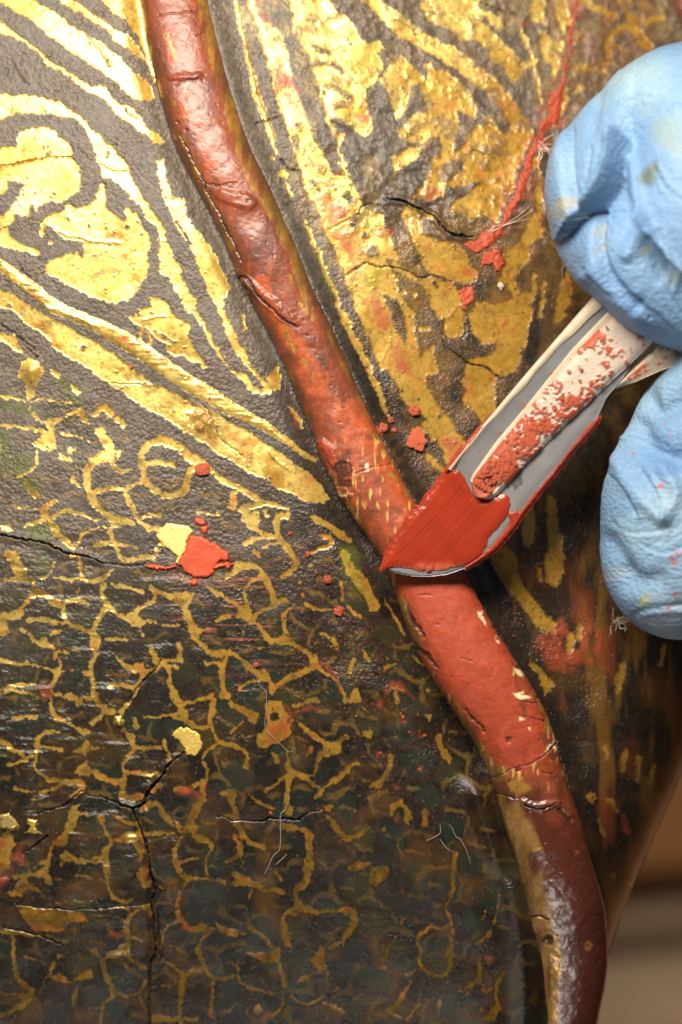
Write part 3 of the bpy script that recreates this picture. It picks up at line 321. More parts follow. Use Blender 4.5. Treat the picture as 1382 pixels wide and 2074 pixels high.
A = np.maximum(A, wash * .25)
# the right field is rubbed: grey crust and gold interlock
rub = np.clip(right * sstep(760, 300, YY), 0, 1) * np.clip((fbm(22, 4, 28) - .54) * 7, 0, 1)
A = A * (1 - rub * .6)
gl = np.maximum(sstep(900, 1700, YY + .45 * XX), sstep(620, 980, XX + .25 * YY) * sstep(180, 560, YY) * .9)                                     # smoother varnish low down; in the black's colour it paints the glare falloff
mix = lambda a, b, t: a + (b - a) * t[..., None]
def C3(r, g_, b): return np.array([r, g_, b], np.float32)
black = np.zeros((NH, NW, 3), np.float32) + C3(.030, .025, .019)
black = mix(black, C3(.050, .034, .022) + 0 * black, np.clip((n40 - .45) * 3, 0, 1) * .7)
low = sstep(1250, 1500, YY) * (1 - sstep(700, 900, XX) * .8)
teal = np.maximum(low * np.clip((n120 - .42) * 3.5, 0, 1) * .55, green.a(9.0) * sstep(1180, 1240, YY))
black = mix(black, C3(.016, .025, .018) + 0 * black, teal * .55)
dust = np.clip(np.exp(-((XX - 690 - (YY - 1150) * .33) / 95) ** 2) * sstep(1020, 1120, YY) * sstep(1720, 1560, YY) + .5 * np.exp(-((XX - 470) / 90) ** 2 - ((YY - 1090) / 130) ** 2), 0, 1) * np.clip((n14 - .3) * 2.4, 0, 1)
black = mix(black, C3(.085, .045, .028) + 0 * black, dust * .75)
leaf = np.zeros_like(black) + C3(.84, .62, .18)
leaf = mix(leaf, C3(.60, .37, .05) + 0 * leaf, np.clip((n40 - .40) * 2.6, 0, 1) * .75)
leaf = mix(leaf, C3(.55, .27, .045) + 0 * leaf, np.clip((fbm(11, 3, 49) - .52) * 4, 0, 1) * .35)
tone = np.clip(sstep(1150, 1560, YY + .35 * XX) * .85 + ochre.a(14.0) * .9 + sstep(700, 1020, XX + .25 * YY) * sstep(-50, 350, YY) * .9 + (n14 - .5) * .5, 0, 1)  # browner varnish and ochre areas; glare falloff to the right painted in too
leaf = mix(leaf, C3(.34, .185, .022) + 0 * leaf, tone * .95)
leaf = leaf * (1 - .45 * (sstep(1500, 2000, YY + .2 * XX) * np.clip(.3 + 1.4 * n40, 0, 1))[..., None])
leaf = mix(leaf, C3(.36, .31, .035) + 0 * leaf, np.clip(green.a(8.0) * sstep(1300, 1100, YY), 0, 1) * .6)
leaf = mix(leaf, C3(.50, .16, .03) + 0 * leaf, np.clip((fbm(26, 3, 29) - .60) * 6, 0, 1) * .55)
scr = np.clip((.045 - np.abs(fbm(34, 3, 30) - .5)) * 30, 0, 1)       # hairline craquelure
leaf = mix(leaf, C3(.20, .09, .025) + 0 * leaf, np.clip((fbm(5, 2, 53) - .66) * 9, 0, 1) * .55)
leaf = leaf * (.78 + .44 * n14[..., None])
leaf = leaf * (1 - .22 * scr[..., None]) * (.88 + .24 * n5[..., None])
black = (black + (C3(.060, .047, .034) * ((1 - gl) * (.55 + .9 * n14))[..., None])) * (.55 + .9 * n5[..., None]) * (1 - .48 * gl[..., None])  # upper left glare haze and its falloff put into the black's colour
black = mix(black, C3(.105, .060, .030) + 0 * black, right * sstep(1000, 850, YY) * np.clip((nstr2 - .42) * 3, 0, 1) * .55)
amb = right * sstep(1050, 850, YY) * np.clip(sstep(780, 900, XX) * .6 + sstep(380, 560, YY), 0, 1) * np.clip((fbm(40, 3, 54) - .42) * 4, 0, 1)
black = mix(black, C3(.27, .145, .030) + 0 * black, amb * np.clip(.3 + n5, 0, 1) * .28)
rust = sstep(1350, 1750, YY + .25 * XX) * np.clip((fbm(60, 3, 37) - .47) * 4, 0, 1) * np.clip(.4 + 1.2 * n5, 0, 1)
black = mix(black, C3(.075, .036, .010) + 0 * black, rust * .8)
streak = sstep(0, 60, XX - rib_c(YY) - rib_w(YY)) * sstep(850, 1150, YY) * np.clip((fbm(20, 3, 38, sy=110) - .53) * 5, 0, 1)
black = mix(black, C3(.13, .065, .012) + 0 * black, streak * .75)
black = mix(black, C3(.16, .035, .012) + 0 * black, sstep(0, 60, XX - rib_c(YY) - rib_w(YY)) * sstep(1050, 1250, YY) * np.clip((fbm(50, 3, 39, sy=90) - .56) * 5, 0, 1) * .6)
Am = A * (1 - .35 * sstep(1450, 1900, YY + .3 * XX) * np.clip((fbm(12, 3, 40) - .35) * 3, 0, 1))
# the old, nearly rubbed-out scale drawing under the traced one
cs = 74.0; gy0, gx0 = int(NH / (cs * .8)) + 3, int(NW / cs) + 3
jx = RNG.random((gy0, gx0)) * .55 - .27; jy = RNG.random((gy0, gx0)) * .5 - .25; tint = RNG.random((gy0, gx0)).astype(np.float32)
wx = (XX - RX + WX * 1.5) / cs; wy = (YY - RY + WY * 1.5 - .25 * XX) / (cs * .8); wy = wy + 5.0
f1 = np.full((NH, NW), 9., np.float32); f2 = f1.copy(); ct = np.zeros((NH, NW), np.float32)
by = np.floor(wy).astype(int); bx = np.floor(wx).astype(int)
for oy in (-1, 0, 1):
    for ox in (-1, 0, 1):
        cy, cx = by + oy, bx + ox; my, mx = cy % gy0, cx % gx0
        dd = np.hypot(wx - (cx + .5 + .5 * (cy % 2) + jx[my, mx]), (wy - (cy + .5 + jy[my, mx])) * .9).astype(np.float32)
        nb = dd < f1; f2 = np.where(nb, f1, np.minimum(f2, dd)); ct = np.where(nb, tint[my, mx], ct); f1 = np.where(nb, dd, f1)
lx = (XX - RX + WX * 1.2 + (n40 - .5) * 40) / 92.0; ly = (YY - RY + WY * 1.2 - .12 * XX + (n120 - .5) * 60) / 66.0
dmin = np.full((NH, NW), 99., np.float32); bx2 = np.floor(lx); by2 = np.floor(ly)
for oy in (-1, 0, 1):
    for ox in (-1, 0, 1):
        cy2 = by2 + oy; cx2 = bx2 + ox
        u_ = (lx - cx2 - .5 - .5 * (cy2 % 2)) * 92; v_ = (ly - cy2 - .5) * 66
        dmin = np.minimum(dmin, np.where(u_ < 16, np.abs(np.hypot(u_ * 1.0, v_ * .95) - 40), 99)).astype(np.float32)
        dmin = np.minimum(dmin, np.hypot(np.clip(np.abs(u_ + 6) - 16, 0, None), v_)).astype(np.float32)
away = 1 - np.exp(-np.clip(-gold.f - 3, 0, 60) / 14)
line = np.clip((5.2 - dmin) / 2.2, 0, 1) * away * net * np.clip((fbm(34, 3, 47) - .40) * 5, 0, 1)
inside = net * np.clip((f2 - f1 - .10) * 5, 0, 1)
black = mix(black, C3(.018, .030, .021) + 0 * black, inside * (ct > .68) * .55 * sstep(1150, 1400, YY))
black = mix(black, C3(.040, .040, .014) + 0 * black, inside * (ct < .16) * .5)
black = mix(black, C3(.012, .009, .007) + 0 * black, inside * ((ct > .3) & (ct < .5)) * .5 * gl)
black = mix(black, C3(.27, .155, .026) * (1 - .45 * sstep(1500, 1950, YY))[..., None] + 0 * black, line * .80)
Am = Am * (1 - .45 * net * np.clip((fbm(30, 3, 66) - .5) * 4, 0, 1))
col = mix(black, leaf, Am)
pale = green.a(14.0) * (1 - A) * sstep(1250, 1100, YY)
col = mix(col, C3(.075, .085, .018) + 0 * col, pale * .8)
rd = np.clip((red.f + (n14 - .5) * 8) / 9 + .5, 0, 1) * np.clip(.35 + (n14 - .25) * 1.5, 0, 1)
col = mix(col, C3(.27, .052, .020) + 0 * col, rd * .8)
brown = ochre.a(20.0) * (1 - A) * sstep(560, 700, XX) * sstep(1300, 600, YY)
col = mix(col, C3(.17, .07, .025) + 0 * col, brown * np.clip((n14 - .3) * 2, 0, 1) * .8)
# red scratches beside the fills
scl = np.clip((fbm(60, 2, 31, sy=3) - .66) * 9, 0, 1) * np.exp(-((XX - 470) / 120) ** 2 - ((YY - 1230) / 130) ** 2)
col = mix(col, C3(.42, .13, .08) + 0 * col, scl * .6)
CF = Layer(); CF.S(t1,10,(1175,-40,5),(1160,60,7),(1150,130,7),(1135,190,11),(1122,235,21),(1098,270,17),(1075,320,14),(1060,370,17),(1040,410,15),(1020,460,12),(1000,492,10),(985,500,5)); CF.P(tR,(470,480),(540,430),(560,540),(450,600)); CF.P(tR,(440,620),(540,640),(500,700),(420,680))
CF.S(tR,10,(560,180),(620,120),(680,92))
fz = np.exp(np.clip(CF.f, -200, 0) / 16) * np.clip((fbm(50, 3, 56, sy=5) - .42) * 4, 0, 1) * (XX > 940)
col = mix(col, C3(.36, .085, .045) + 0 * col, np.clip(fz, 0, 1) * .7)
cr = crack.a(2.0); col = mix(col, C3(.018, .011, .007) + 0 * col, cr * .85)
# dust specks and pale grit, denser low down
speck = np.zeros((NH, NW), np.float32)
ns = 5200; sx = RNG.integers(2, NW - 2, ns); sy = (RNG.random(ns) ** .55 * (NH - 4)).astype(int) + 2; sv = RNG.random(ns) ** 2
speck[sy, sx] = sv; speck[sy, sx + 1] = sv * .6; speck[sy + 1, sx] = sv * .6
speck *= sstep(900, 1500, YY + .5 * XX) * .8
col = mix(col, C3(.42, .33, .24) + 0 * col, np.clip(speck, 0, 1))
rg = np.zeros((NH, NW), np.float32)
for _ in range(900):
    x = RNG.normal(690, 130); y = RNG.normal(1280, 200); x += (y - 1280) * .3; ix, iy = int(x - RX), int(y - RY); s = RNG.integers(1, 4)
    if 3 < ix < NW - 6 and 3 < iy < NH - 6: rg[iy:iy + s, ix:ix + RNG.integers(1, 4)] = RNG.random()
col = mix(col, C3(.50, .12, .05) + 0 * col, rg * .75)
metal = A * .60 * (1 - .6 * tone) * (1 - rd); rough = .47 - .13 * A + (n14 - .5) * .16 + right * A * .06 - gl * (1 - A) * .20 - .06 * gl
rough = rough + .10 * dust
fb = np.exp(-np.clip(rib_c(YY) - rib_w(YY) - XX, 0, None) / 110) * sstep(1560, 1660, YY); rough = rough * (1 - .4 * fb)
# relief (cm): crusty black proud of the leaf, beads, cracks, creases, wrinkles
crust = (1 - A) * (.007 * (1 - .8 * net) + (1 - .6 * gl) * (.35 + 1.3 * np.clip((n40 - .3) * 2, 0, 1)) * (.008 * (n5 - .5) + .006 * (n14 - .5) + .013 * (n3 - .5)))
crust = crust * (1 - .6 * np.exp(-np.clip(rib_c(YY) - rib_w(YY) - XX, 0, None) / 110) * sstep(1560, 1660, YY))
disp = crust + A * (.003 * (n14 - .5) + .0008 * (n5 - .5)) - .0010 * scr * A
bd = np.clip(bead.f / 13.0, -1, 1); disp = disp + np.where(bead.f > 0, (.022 + .010 * (fbm(40, 2, 52, sy=5) - .5)) * np.sqrt(np.clip(1 - (1 - np.clip(bead.f / 12., 0, 1)) ** 2, 0, 1)), 0)
fo = Layer()
for t_, ps in [(tB,[(320,185),(420,235),(500,270),(620,290),(840,322)]),(tC,[(640,262),(820,272),(1010,268),(1120,285)]),(tA,[(600,230),(700,330),(760,450)]),(tB,[(990,850),(1080,835),(1150,830)]),(tB,[(60,560),(300,740),(700,900)]),(tP,[(20,210),(160,290),(300,330)]),(tA,[(700,1130),(800,1190),(900,1180)]),(tB,[(0,210),(60,200)]),(tP,[(560,560),(640,640),(720,700)]),(tL,[(380,620),(470,640),(500,670)]),(tL,[(390,670),(480,690)])]: fo.S(t_, 9, *ps, warp=1.0)
disp = disp + .012 * fo.a(6.0) - .030 * cr + .030 * crackw.a(14.0) * (1 - cr)
wr = sstep(480, 250, XX) * sstep(1000, 1120, YY) * sstep(2150, 1700, YY)
disp = disp + wr * .055 * (fbm(90, 3, 33, sy=20) - .5) * np.clip((n40 - .35) * 3, 0, 1)
ru = sstep(560, 680, XX) * sstep(560, 420, YY)
rdg = 1 - np.abs(2 * fbm(44, 3, 34) - 1); disp = disp + ru * (.052 * (rdg - .7) * (.35 + .65 * (1 - A)) + .05 * (fbm(70, 2, 35) - .5))
disp = disp + .026 * (fbm(90, 2, 36) - .5) + .05 * (n120 - .5) * sstep(200, 900, YY)
lump = np.exp(-((XX - 405) / 32) ** 2 - ((YY - 855) / 24) ** 2); disp = disp + lump * (.03 + .09 * (n14 - .5)); col = mix(col, C3(.22, .13, .045) + 0 * col, np.clip(lump * 1.3, 0, 1) * np.clip((n14 - .25) * 2, 0, 1)); metal = metal * (1 - lump * .7)
disp = disp + .05 * np.exp(-((XX - 62) / 20) ** 2 - ((YY - 752) / 20) ** 2)
mrh = np.stack([np.clip(metal, 0, 1), np.clip(rough, .12, 1), np.clip(1 - A, 0, 1)], -1).astype(np.float32)

# ------------------------------------------------------------------ materials
def mat(name): 
    m = bpy.data.materials.new(name); m.use_nodes = True; nt = m.node_tree
    return m, nt, nt.nodes["Principled BSDF"], nt.links
def noise_bump(nt, bsdf, scale, strength, dist, detail=4, rough=.6, coord='Object', prev=None, vec_scale=None):
    tc = nt.nodes.new("ShaderNodeTexCoord"); nz = nt.nodes.new("ShaderNodeTexNoise"); bp = nt.nodes.new("ShaderNodeBump")
    nz.inputs["Scale"].default_value = scale; nz.inputs["Detail"].default_value = detail; nz.inputs["Roughness"].default_value = rough
    src = tc.outputs[coord]
    if vec_scale:
        mp = nt.nodes.new("ShaderNodeMapping"); mp.inputs["Scale"].default_value = vec_scale; nt.links.new(src, mp.inputs[0]); src = mp.outputs[0]
    nt.links.new(src, nz.inputs["Vector"]); nt.links.new(nz.outputs["Fac"], bp.inputs["Height"])
    bp.inputs["Strength"].default_value = strength; bp.inputs["Distance"].default_value = dist
    if prev: nt.links.new(prev.outputs[0], bp.inputs["Normal"])
    nt.links.new(bp.outputs[0], bsdf.inputs["Normal"]); return bp, nz
def paint_mat(name, bump=(55, .5, .012), coat=0.0, spec=.5):
    m, nt, b, L = mat(name)
    a = nt.nodes.new("ShaderNodeAttribute"); a.attribute_name = "paint"; L.new(a.outputs["Color"], b.inputs["Base Color"])
    r = nt.nodes.new("ShaderNodeAttribute"); r.attribute_name = "surface"; sp = nt.nodes.new("ShaderNodeSeparateColor"); L.new(r.outputs["Color"], sp.inputs[0])
    L.new(sp.outputs[0], b.inputs["Metallic"]); L.new(sp.outputs[1], b.inputs["Roughness"])
    b.inputs["Specular IOR Level"].default_value = spec; b.inputs["Coat Weight"].default_value = coat; b.inputs["Coat Roughness"].default_value = .25
    bp, nz = noise_bump(nt, b, bump[0], bump[1], bump[2])
    mm = nt.nodes.new("ShaderNodeMath"); mm.operation = 'MULTIPLY_ADD'; L.new(sp.outputs[2], mm.inputs[0]); mm.inputs[1].default_value = bump[1] * .9; mm.inputs[2].default_value = bump[1] * .10
    L.new(mm.outputs[0], bp.inputs["Strength"])
    return m
M_lacquer = paint_mat("gilded_lacquer", (85, .5, .010))
M_rib = paint_mat("red_lacquer", (40, .4, .008), coat=.15)

# ------------------------------------------------------------------ the carving
carving = thing("lacquered_carving", (0, 0, -0.5), "curved black and gold lacquered carving with a raised red rib, cracks and worn scale pattern", "carving")
NC, NR = 760, 1130
py_l = np.concatenate([np.linspace(-500, -44, 70)[:-1], np.linspace(-44, 2118, NR), np.linspace(2118, 2600, 60)[1:]])
rows = []
for py in py_l:
    xm = float(xmax_f(py)); xl = min(1424.0, xm - 3)
    rows.append(np.concatenate([np.linspace(-500, -44, 70)[:-1], np.linspace(-44, xl, NC), np.linspace(xl, xm, 9)[1:], xm - np.array([6, 20, 45, 85, 140.])]))
PXg = np.array(rows); PYg = np.repeat(py_l[:, None], PXg.shape[1], 1); nr, nc = PXg.shape
ZP = H(PXg, PYg)
Z = ZP + sample(disp.astype(np.float32), PXg, PYg)
for kcol in range(5): Z[:, nc - 5 + kcol] = Z[:, nc - 6] - np.array([.25, .6, 1.0, 1.5, 2.1])[kcol]
x, y, z = unproj(PXg, PYg, Z)
me = mesh_np("panel", np.stack([x, y, z], -1).reshape(-1, 3), grid_faces(nr, nc))
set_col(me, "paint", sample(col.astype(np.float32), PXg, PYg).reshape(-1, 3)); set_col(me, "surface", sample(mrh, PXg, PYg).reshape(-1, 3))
panel = link("panel", me, M_lacquer, carving)

# ------------------------------------------------------------------ red rib: its own paint
rg_, ro_, rc_, rk_, rf_, rd_ = Layer(), Layer(), Layer(), Layer(), Layer(), Layer()   # gold, bright orange, cream, crack, new fill, dark
rg_.S(t1,26,(392,-90),(412,0),(432,100),(468,220),(495,320),(522,375),(556,430),(600,530),(632,640,10)); rg_.S(t1,16,(283,-60),(290,100),(315,210),(345,300))
rg_.S(tA,30,(1160,240),(1190,300),(1220,390)); rg_.O(tA,(1300,820,14),(1220,720,20)); rg_.S(t2a,26,(745,560),(800,700),(870,850),(930,1010)); rg_.S(t2b,20,(1150,280),(1180,350),(1200,380)); rg_.S(t2b,26,(1240,420),(1265,480)); rg_.S(tP,44,(760,200),(830,400),(900,560),(960,690)); rg_.S(tP,36,(1080,880),(1200,1060),(1300,1290)); rg_.S(tO,26,(220,50),(330,320),(440,530),(490,650)); rg_.S(tO,22,(490,750),(600,850),(700,1020),(770,1140)); rg_.P(tO,(60,290),(120,310),(120,420),(90,390)); rg_.S(tO,30,(640,1050),(720,1120),(780,1200)); rg_.S(tO,22,(760,1150),(840,1230)); rg_.S(tP,14,(1250,390),(1330,520),(1382,600)); rg_.S(t2b,22,(1170,80),(1210,180),(1275,250))
rg_.P(tU,(30,-200),(90,-60),(160,60),(230,150),(290,300),(390,450),(420,560),(520,740),(640,850),(730,950),(780,1040),(850,1120),(905,1210),(700,1230),(640,1120),(560,960),(500,810),(420,640),(330,500),(240,400),(150,200),(0,-60))
rd_.P(tU,(140,80),(210,180),(280,300),(270,320),(180,200)); rd_.P(tU,(200,340),(300,430),(370,540),(330,520),(240,420)); rd_.S(tU,16,(560,830),(640,910),(700,970))
rg_.P(tU,(1040,690),(1100,760),(1190,900),(1205,990),(1130,990),(1090,870),(1060,760)); rg_.P(tU,(690,1230),(900,1220),(820,1290),(740,1300)); rg_.P(tU,(850,1320),(960,1290),(990,1340),(960,1400),(880,1400)); rg_.P(tT,(150,280),(260,290),(330,330),(290,370),(220,390),(180,330)); rg_.P(tT,(60,180),(200,200),(120,280),(40,280)); rg_.S(tU,30,(960,1170),(990,1190)); rg_.S(tU,30,(985,1100),(970,1130))
rg_.S(tT,46,(100,380),(190,560),(260,740),(290,900),(310,1050),(400,1200),(450,1500),(460,2000)); rg_.P(tT,(180,430),(300,560),(390,700),(400,760),(280,800),(230,640)); rg_.O(tT,(640,770,14),(390,1100,34)); rg_.P(tT,(170,810),(240,830),(300,960),(240,900)); rg_.O((691,1554,2.0),(1005,725,16))
rg_.S((691,1554,2.0),60,(850,700),(860,800),(850,900),(860,1040))
rc_.P(tU,(890,700),(960,690),(1020,730),(940,760)); rc_.S(tU,28,(960,895),(1010,945)); rc_.P(tU,(1080,1140),(1190,1030),(1195,1060),(1110,1130)); rc_.P(tU,(910,530),(950,540),(950,600),(920,580)); rc_.P(tU,(655,135),(690,130),(700,230),(670,190)); rc_.S(tU,22,(775,310),(795,340)); rc_.P(tP,(1045,850),(1080,870),(1130,860),(1150,850),(1120,890),(1075,880)); rc_.S(tP,18,(1255,660),(1260,680)); rc_.S(tU,22,(1195,1090),(1225,1040)); rc_.S(tT,14,(500,60),(530,10)); rc_.S(tP,12,(1180,730),(1230,720),(1270,700))
rf_.P(t1,(770,1110),(960,1110),(1000,1260),(1040,1380),(1060,1450),(1090,1480),(1110,1530),(1062,1560),(1000,1545),(960,1480),(900,1390),(860,1310),(808,1190)); rf_.P(tP,(900,500),(980,490),(1060,640),(990,720),(960,640)); rf_.P(tU,(1000,700),(1110,860),(1120,980),(1000,960)); rf_.P(tU,(650,130),(720,150),(760,260),(830,350),(900,560),(800,500))
ro_.S(t1,60,(780,900,50),(830,1000,80),(850,1090,80)); ro_.S(t1,50,(720,830),(760,900)); ro_.S(tA,60,(1190,250),(1210,420)); ro_.S(tA,70,(1300,700),(1340,820)); ro_.S(t2a,50,(760,430),(830,560),(860,660)); ro_.S(t2b,60,(1060,100),(1110,260),(1170,330)); ro_.S(t2b,40,(1220,480),(1260,560)); ro_.S(tO,110,(0,160),(110,330),(180,400)); ro_.S(tP,120,(900,120),(1080,330),(1150,480)); ro_.S(tO,90,(400,640),(520,820)); ro_.S(tO,60,(1010,1120),(1080,1060)); ro_.S(tP,70,(1000,740),(1150,1100),(1300,1300)); ro_.S(tT,30,(560,640),(640,780)); ro_.S(tT,26,(640,560),(690,760))
rd_.O(tP,(1085,700,62)); rd_.S(tP,60,(1060,780),(1120,800)); rd_.O(tA,(1250,855,10),(1310,905,6)); rd_.S(tT,40,(540,500),(600,560)); rd_.O((691,1554,2.0),(835,705,20)); rd_.O(tU,(870,1030,18),(930,1240,20))
for t_, ps in [(tA,[(1080,105,5),(1200,95,7),(1330,75,8),(1400,80,5)]),(tA,[(1220,600,5),(1290,565,8),(1382,555,8),(1420,575,4)]),(t2b,[(970,90,10),(1000,85,10),(1040,150,12),(1090,200,14),(1150,250,12),(1210,290,6)]),(t2a,[(735,550,5),(800,690,7),(860,815,8),(930,960,9),(980,1060,9)]),(t2a,[(800,730,6),(870,750,7),(960,745,5)]),(tO,[(400,1075,6),(470,1050,8),(560,1020,5),(680,1000,4)]),(tU,[(740,1300,8),(830,1260,10),(900,1222,10),(1010,1200,9),(1090,1150,14),(1170,1090,18),(1215,1020,14)]),(tT,[(60,360,6),(130,385,10),(200,405,12),(290,400,8)]),(tP,[(1170,740,6),(1165,820,7),(1140,870,7),(1130,950,6)]),(tT,[(280,1250,16),(380,1230,20),(440,1260,14)]),(tT,[(280,455,8),(370,485,12),(450,460,8),(510,435,6)]),(tU,[(230,25,5),(280,20,9),(330,25,5)]),(tU,[(530,455,4),(570,470,7),(610,485,5)]),(tU,[(920,760,8),(1060,770,8)]),(tU,[(940,860,6),(1120,905,8)]),(tT,[(400,225,10),(480,240,6)]),(tA,[(1382,250,8),(1420,235,10)]),(t2b,[(1280,140,5),(1340,160,4)]),(t2b,[(970,90,6),(1010,150,8),(1020,200,6)])]:
    rk_.S(t_, 10, *[(a_, b_, w_ * .55 + 1.2) for a_, b_, w_ in ps], warp=.7)
rstr = fbm(9, 3, 41, sy=60)                       # long streaks down the rib
yS = YY + (n40 - .5) * 120
rc0 = np.zeros((NH, NW, 3), np.float32) + C3(.185, .043, .017)
rc0 = mix(rc0, C3(.060, .022, .013) + 0 * rc0, np.clip((.6 * n40 + .4 * rstr - .42) * 4, 0, 1) * .8)
rc0 = mix(rc0, C3(.32, .062, .014) + 0 * rc0, np.clip((rstr - .53) * 5, 0, 1) * .6)
zone = sstep(820, 930, yS) * sstep(1600, 1540, yS)
rc0 = mix(rc0, C3(.36, .062, .017) + 0 * rc0, zone * np.clip(.55 + (n14 - .5) * 2, 0, 1) * .8)
rc0 = mix(rc0, C3(.44, .080, .018) + 0 * rc0, np.clip(ro_.a(10) * (.2 + 1.3 * (n14 - .2)), 0, 1) * .9)
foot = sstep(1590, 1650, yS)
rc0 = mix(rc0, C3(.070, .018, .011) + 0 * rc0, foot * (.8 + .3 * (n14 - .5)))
rG = rg_.a(3.0) * np.clip(1.6 - 4 * np.clip(n5 - .48, 0, 1), 0, 1) * np.clip((rstr - .33) * 4.5 + .5 * sstep(1150, 1250, YY), 0, 1) * np.clip(.5 + 1.6 * (fbm(13, 3, 55) - .2), 0, 1)
rc0 = mix(rc0, mix(np.zeros_like(rc0) + C3(.40, .22, .035), C3(.22, .10, .022) + 0 * rc0, np.clip((n14 - .35) * 2.5, 0, 1) * .8), rG)
fl = rf_.a(2.0); rc0 = mix(rc0, C3(.345, .046, .015) + 0 * rc0, fl * .96)
rc0 = mix(rc0, C3(.43, .066, .020) + 0 * rc0, fl * np.clip((fbm(20, 3, 44) - .52) * 4, 0, 1) * .5)
st = np.clip((fbm(5, 2, 42, sy=26) - .68) * 9, 0, 1) * zone * (1 - fl); rc0 = mix(rc0, C3(.70, .46, .12) + 0 * rc0, st * .8)
ux = (XX - rib_c(YY)) / rib_w(YY)
grime = np.clip(sstep(-.35, -.9, ux) + .8 * sstep(.5, .95, ux) * sstep(1000, 700, YY), 0, 1) * np.clip(.25 + 2.2 * (fbm(24, 3, 58, sy=70) - .3), 0, 1)  # brown grime on the flanks; the left flank's shade is painted in too
rc0 = mix(rc0, C3(.060, .032, .013) + 0 * rc0, grime * .75 * (1 - fl * .5))
tan = sstep(-.15, -.45, ux) * sstep(-1.0, -.85, ux) * sstep(1610, 1650, YY) * np.clip(.1 + 2.4 * (fbm(22, 3, 59, sy=60) - .3), 0, 1)
rc0 = mix(rc0, C3(.33, .19, .065) + 0 * rc0, tan * .85)
rc0 = mix(rc0, C3(.85, .72, .42) + 0 * rc0, rc_.a(3.5) * np.clip((fbm(7, 2, 48) - .36) * 5, 0, 1))
dk = rd_.a(4.0); rc0 = mix(rc0, C3(.06, .016, .009) + 0 * rc0, dk * .8)
ck = rk_.a(2.0); rc0 = mix(rc0, C3(.035, .014, .010) + 0 * rc0, ck * .85)
pit = np.clip((fbm(5, 1, 43) - .91) * 14, 0, 1); rc0 = mix(rc0, C3(.05, .018, .012) + 0 * rc0, pit * .7)
rc0 = rc0 * (.82 + .36 * n5[..., None])
rrough = .44 + .12 * (n14 - .5) + fl * .16 + zone * .05 - foot * .15
rdisp = .006 * (n14 - .5) + .030 * (fbm(70, 3, 45) - .5) + .003 * (n5 - .5) * (1 - .4 * fl) - .017 * ck - .020 * dk - .010 * pit + .012 * rc_.a(4) * 0 + .018 * fl * 0
fold = Layer()
for t_, ps in [(t2b,[(960,70,30),(1040,140,40),(1120,210,46),(1200,270,20)]),(tT,[(270,440,30),(370,470,60),(460,450,50),(520,430,20)]),(tA,[(1200,540,20),(1300,530,40),(1400,530,20)]),(tP,[(1040,860,20),(1090,890,26),(1140,870,20)]),(t2a,[(900,790,40),(1000,820,60)]),(tP,[(930,500,40),(1000,560,70),(1030,650,60)])]: fold.S(t_, 10, *ps)
rdisp = rdisp + .020 * fold.a(9.0) * (1 - ck)
rmrh = np.stack([rG * .35, np.clip(rrough, .15, 1), .35 + .5 * fl + 0 * n5], -1).astype(np.float32)
def rib_mesh(name, rows_py, cfun, wfun, hk, base, na=110, colr=None, sur=None, dsp=None):
    th = np.linspace(-1.62, 1.62, na)
    py = np.repeat(rows_py[:, None], na, 1); s_ = np.sin(th)[None]; c_ = np.cos(th)[None]
    px = cfun(py) + wfun(py) * np.sign(s_) * np.abs(s_) ** .92
    zb = base(cfun(py), py)
    hgt = hk * wfun(py) / PX * np.clip(c_, -.2, 1) ** 1 if False else hk * wfun(py) / PX * np.where(c_ > 0, np.abs(c_) ** .85, c_)
    dz = sample(dsp.astype(np.float32), px, py)
    px2 = px + dz * s_ * PX * .8; Z = zb + hgt + dz * np.clip(c_, 0, 1)
    x, y, z = unproj(px2, py, Z)
    me = mesh_np(name, np.stack([x, y, z], -1).reshape(-1, 3), grid_faces(*px.shape)[:, ::1])
    set_col(me, "paint", sample(colr.astype(np.float32), px, py).reshape(-1, 3)); set_col(me, "surface", sample(sur, px, py).reshape(-1, 3))
    return me
Hb = lambda px, py: H(px, py, False) - .03
rpy = np.concatenate([np.linspace(-500, -44, 12)[:-1], np.linspace(-44, 2118, 1230), np.linspace(2118, 2600, 12)[1:]])
rib = link("rib", rib_mesh("rib", rpy, rib_c, rib_w, .68, Hb, 120, rc0, rmrh, rdisp), M_rib, carving)
# the start of a second rib in the upper right corner
c2 = lambda py: 1412 + (py - 20) * .34 + 0.0011 * (py - 20) ** 2; w2 = lambda py: 46 + 0 * py
link("rib", rib_mesh("rib", np.linspace(-300, 130, 120), c2, w2, .9, lambda a, b: H(a, b, False) - .02, 60, rc0, rmrh, rdisp), M_rib, carving)

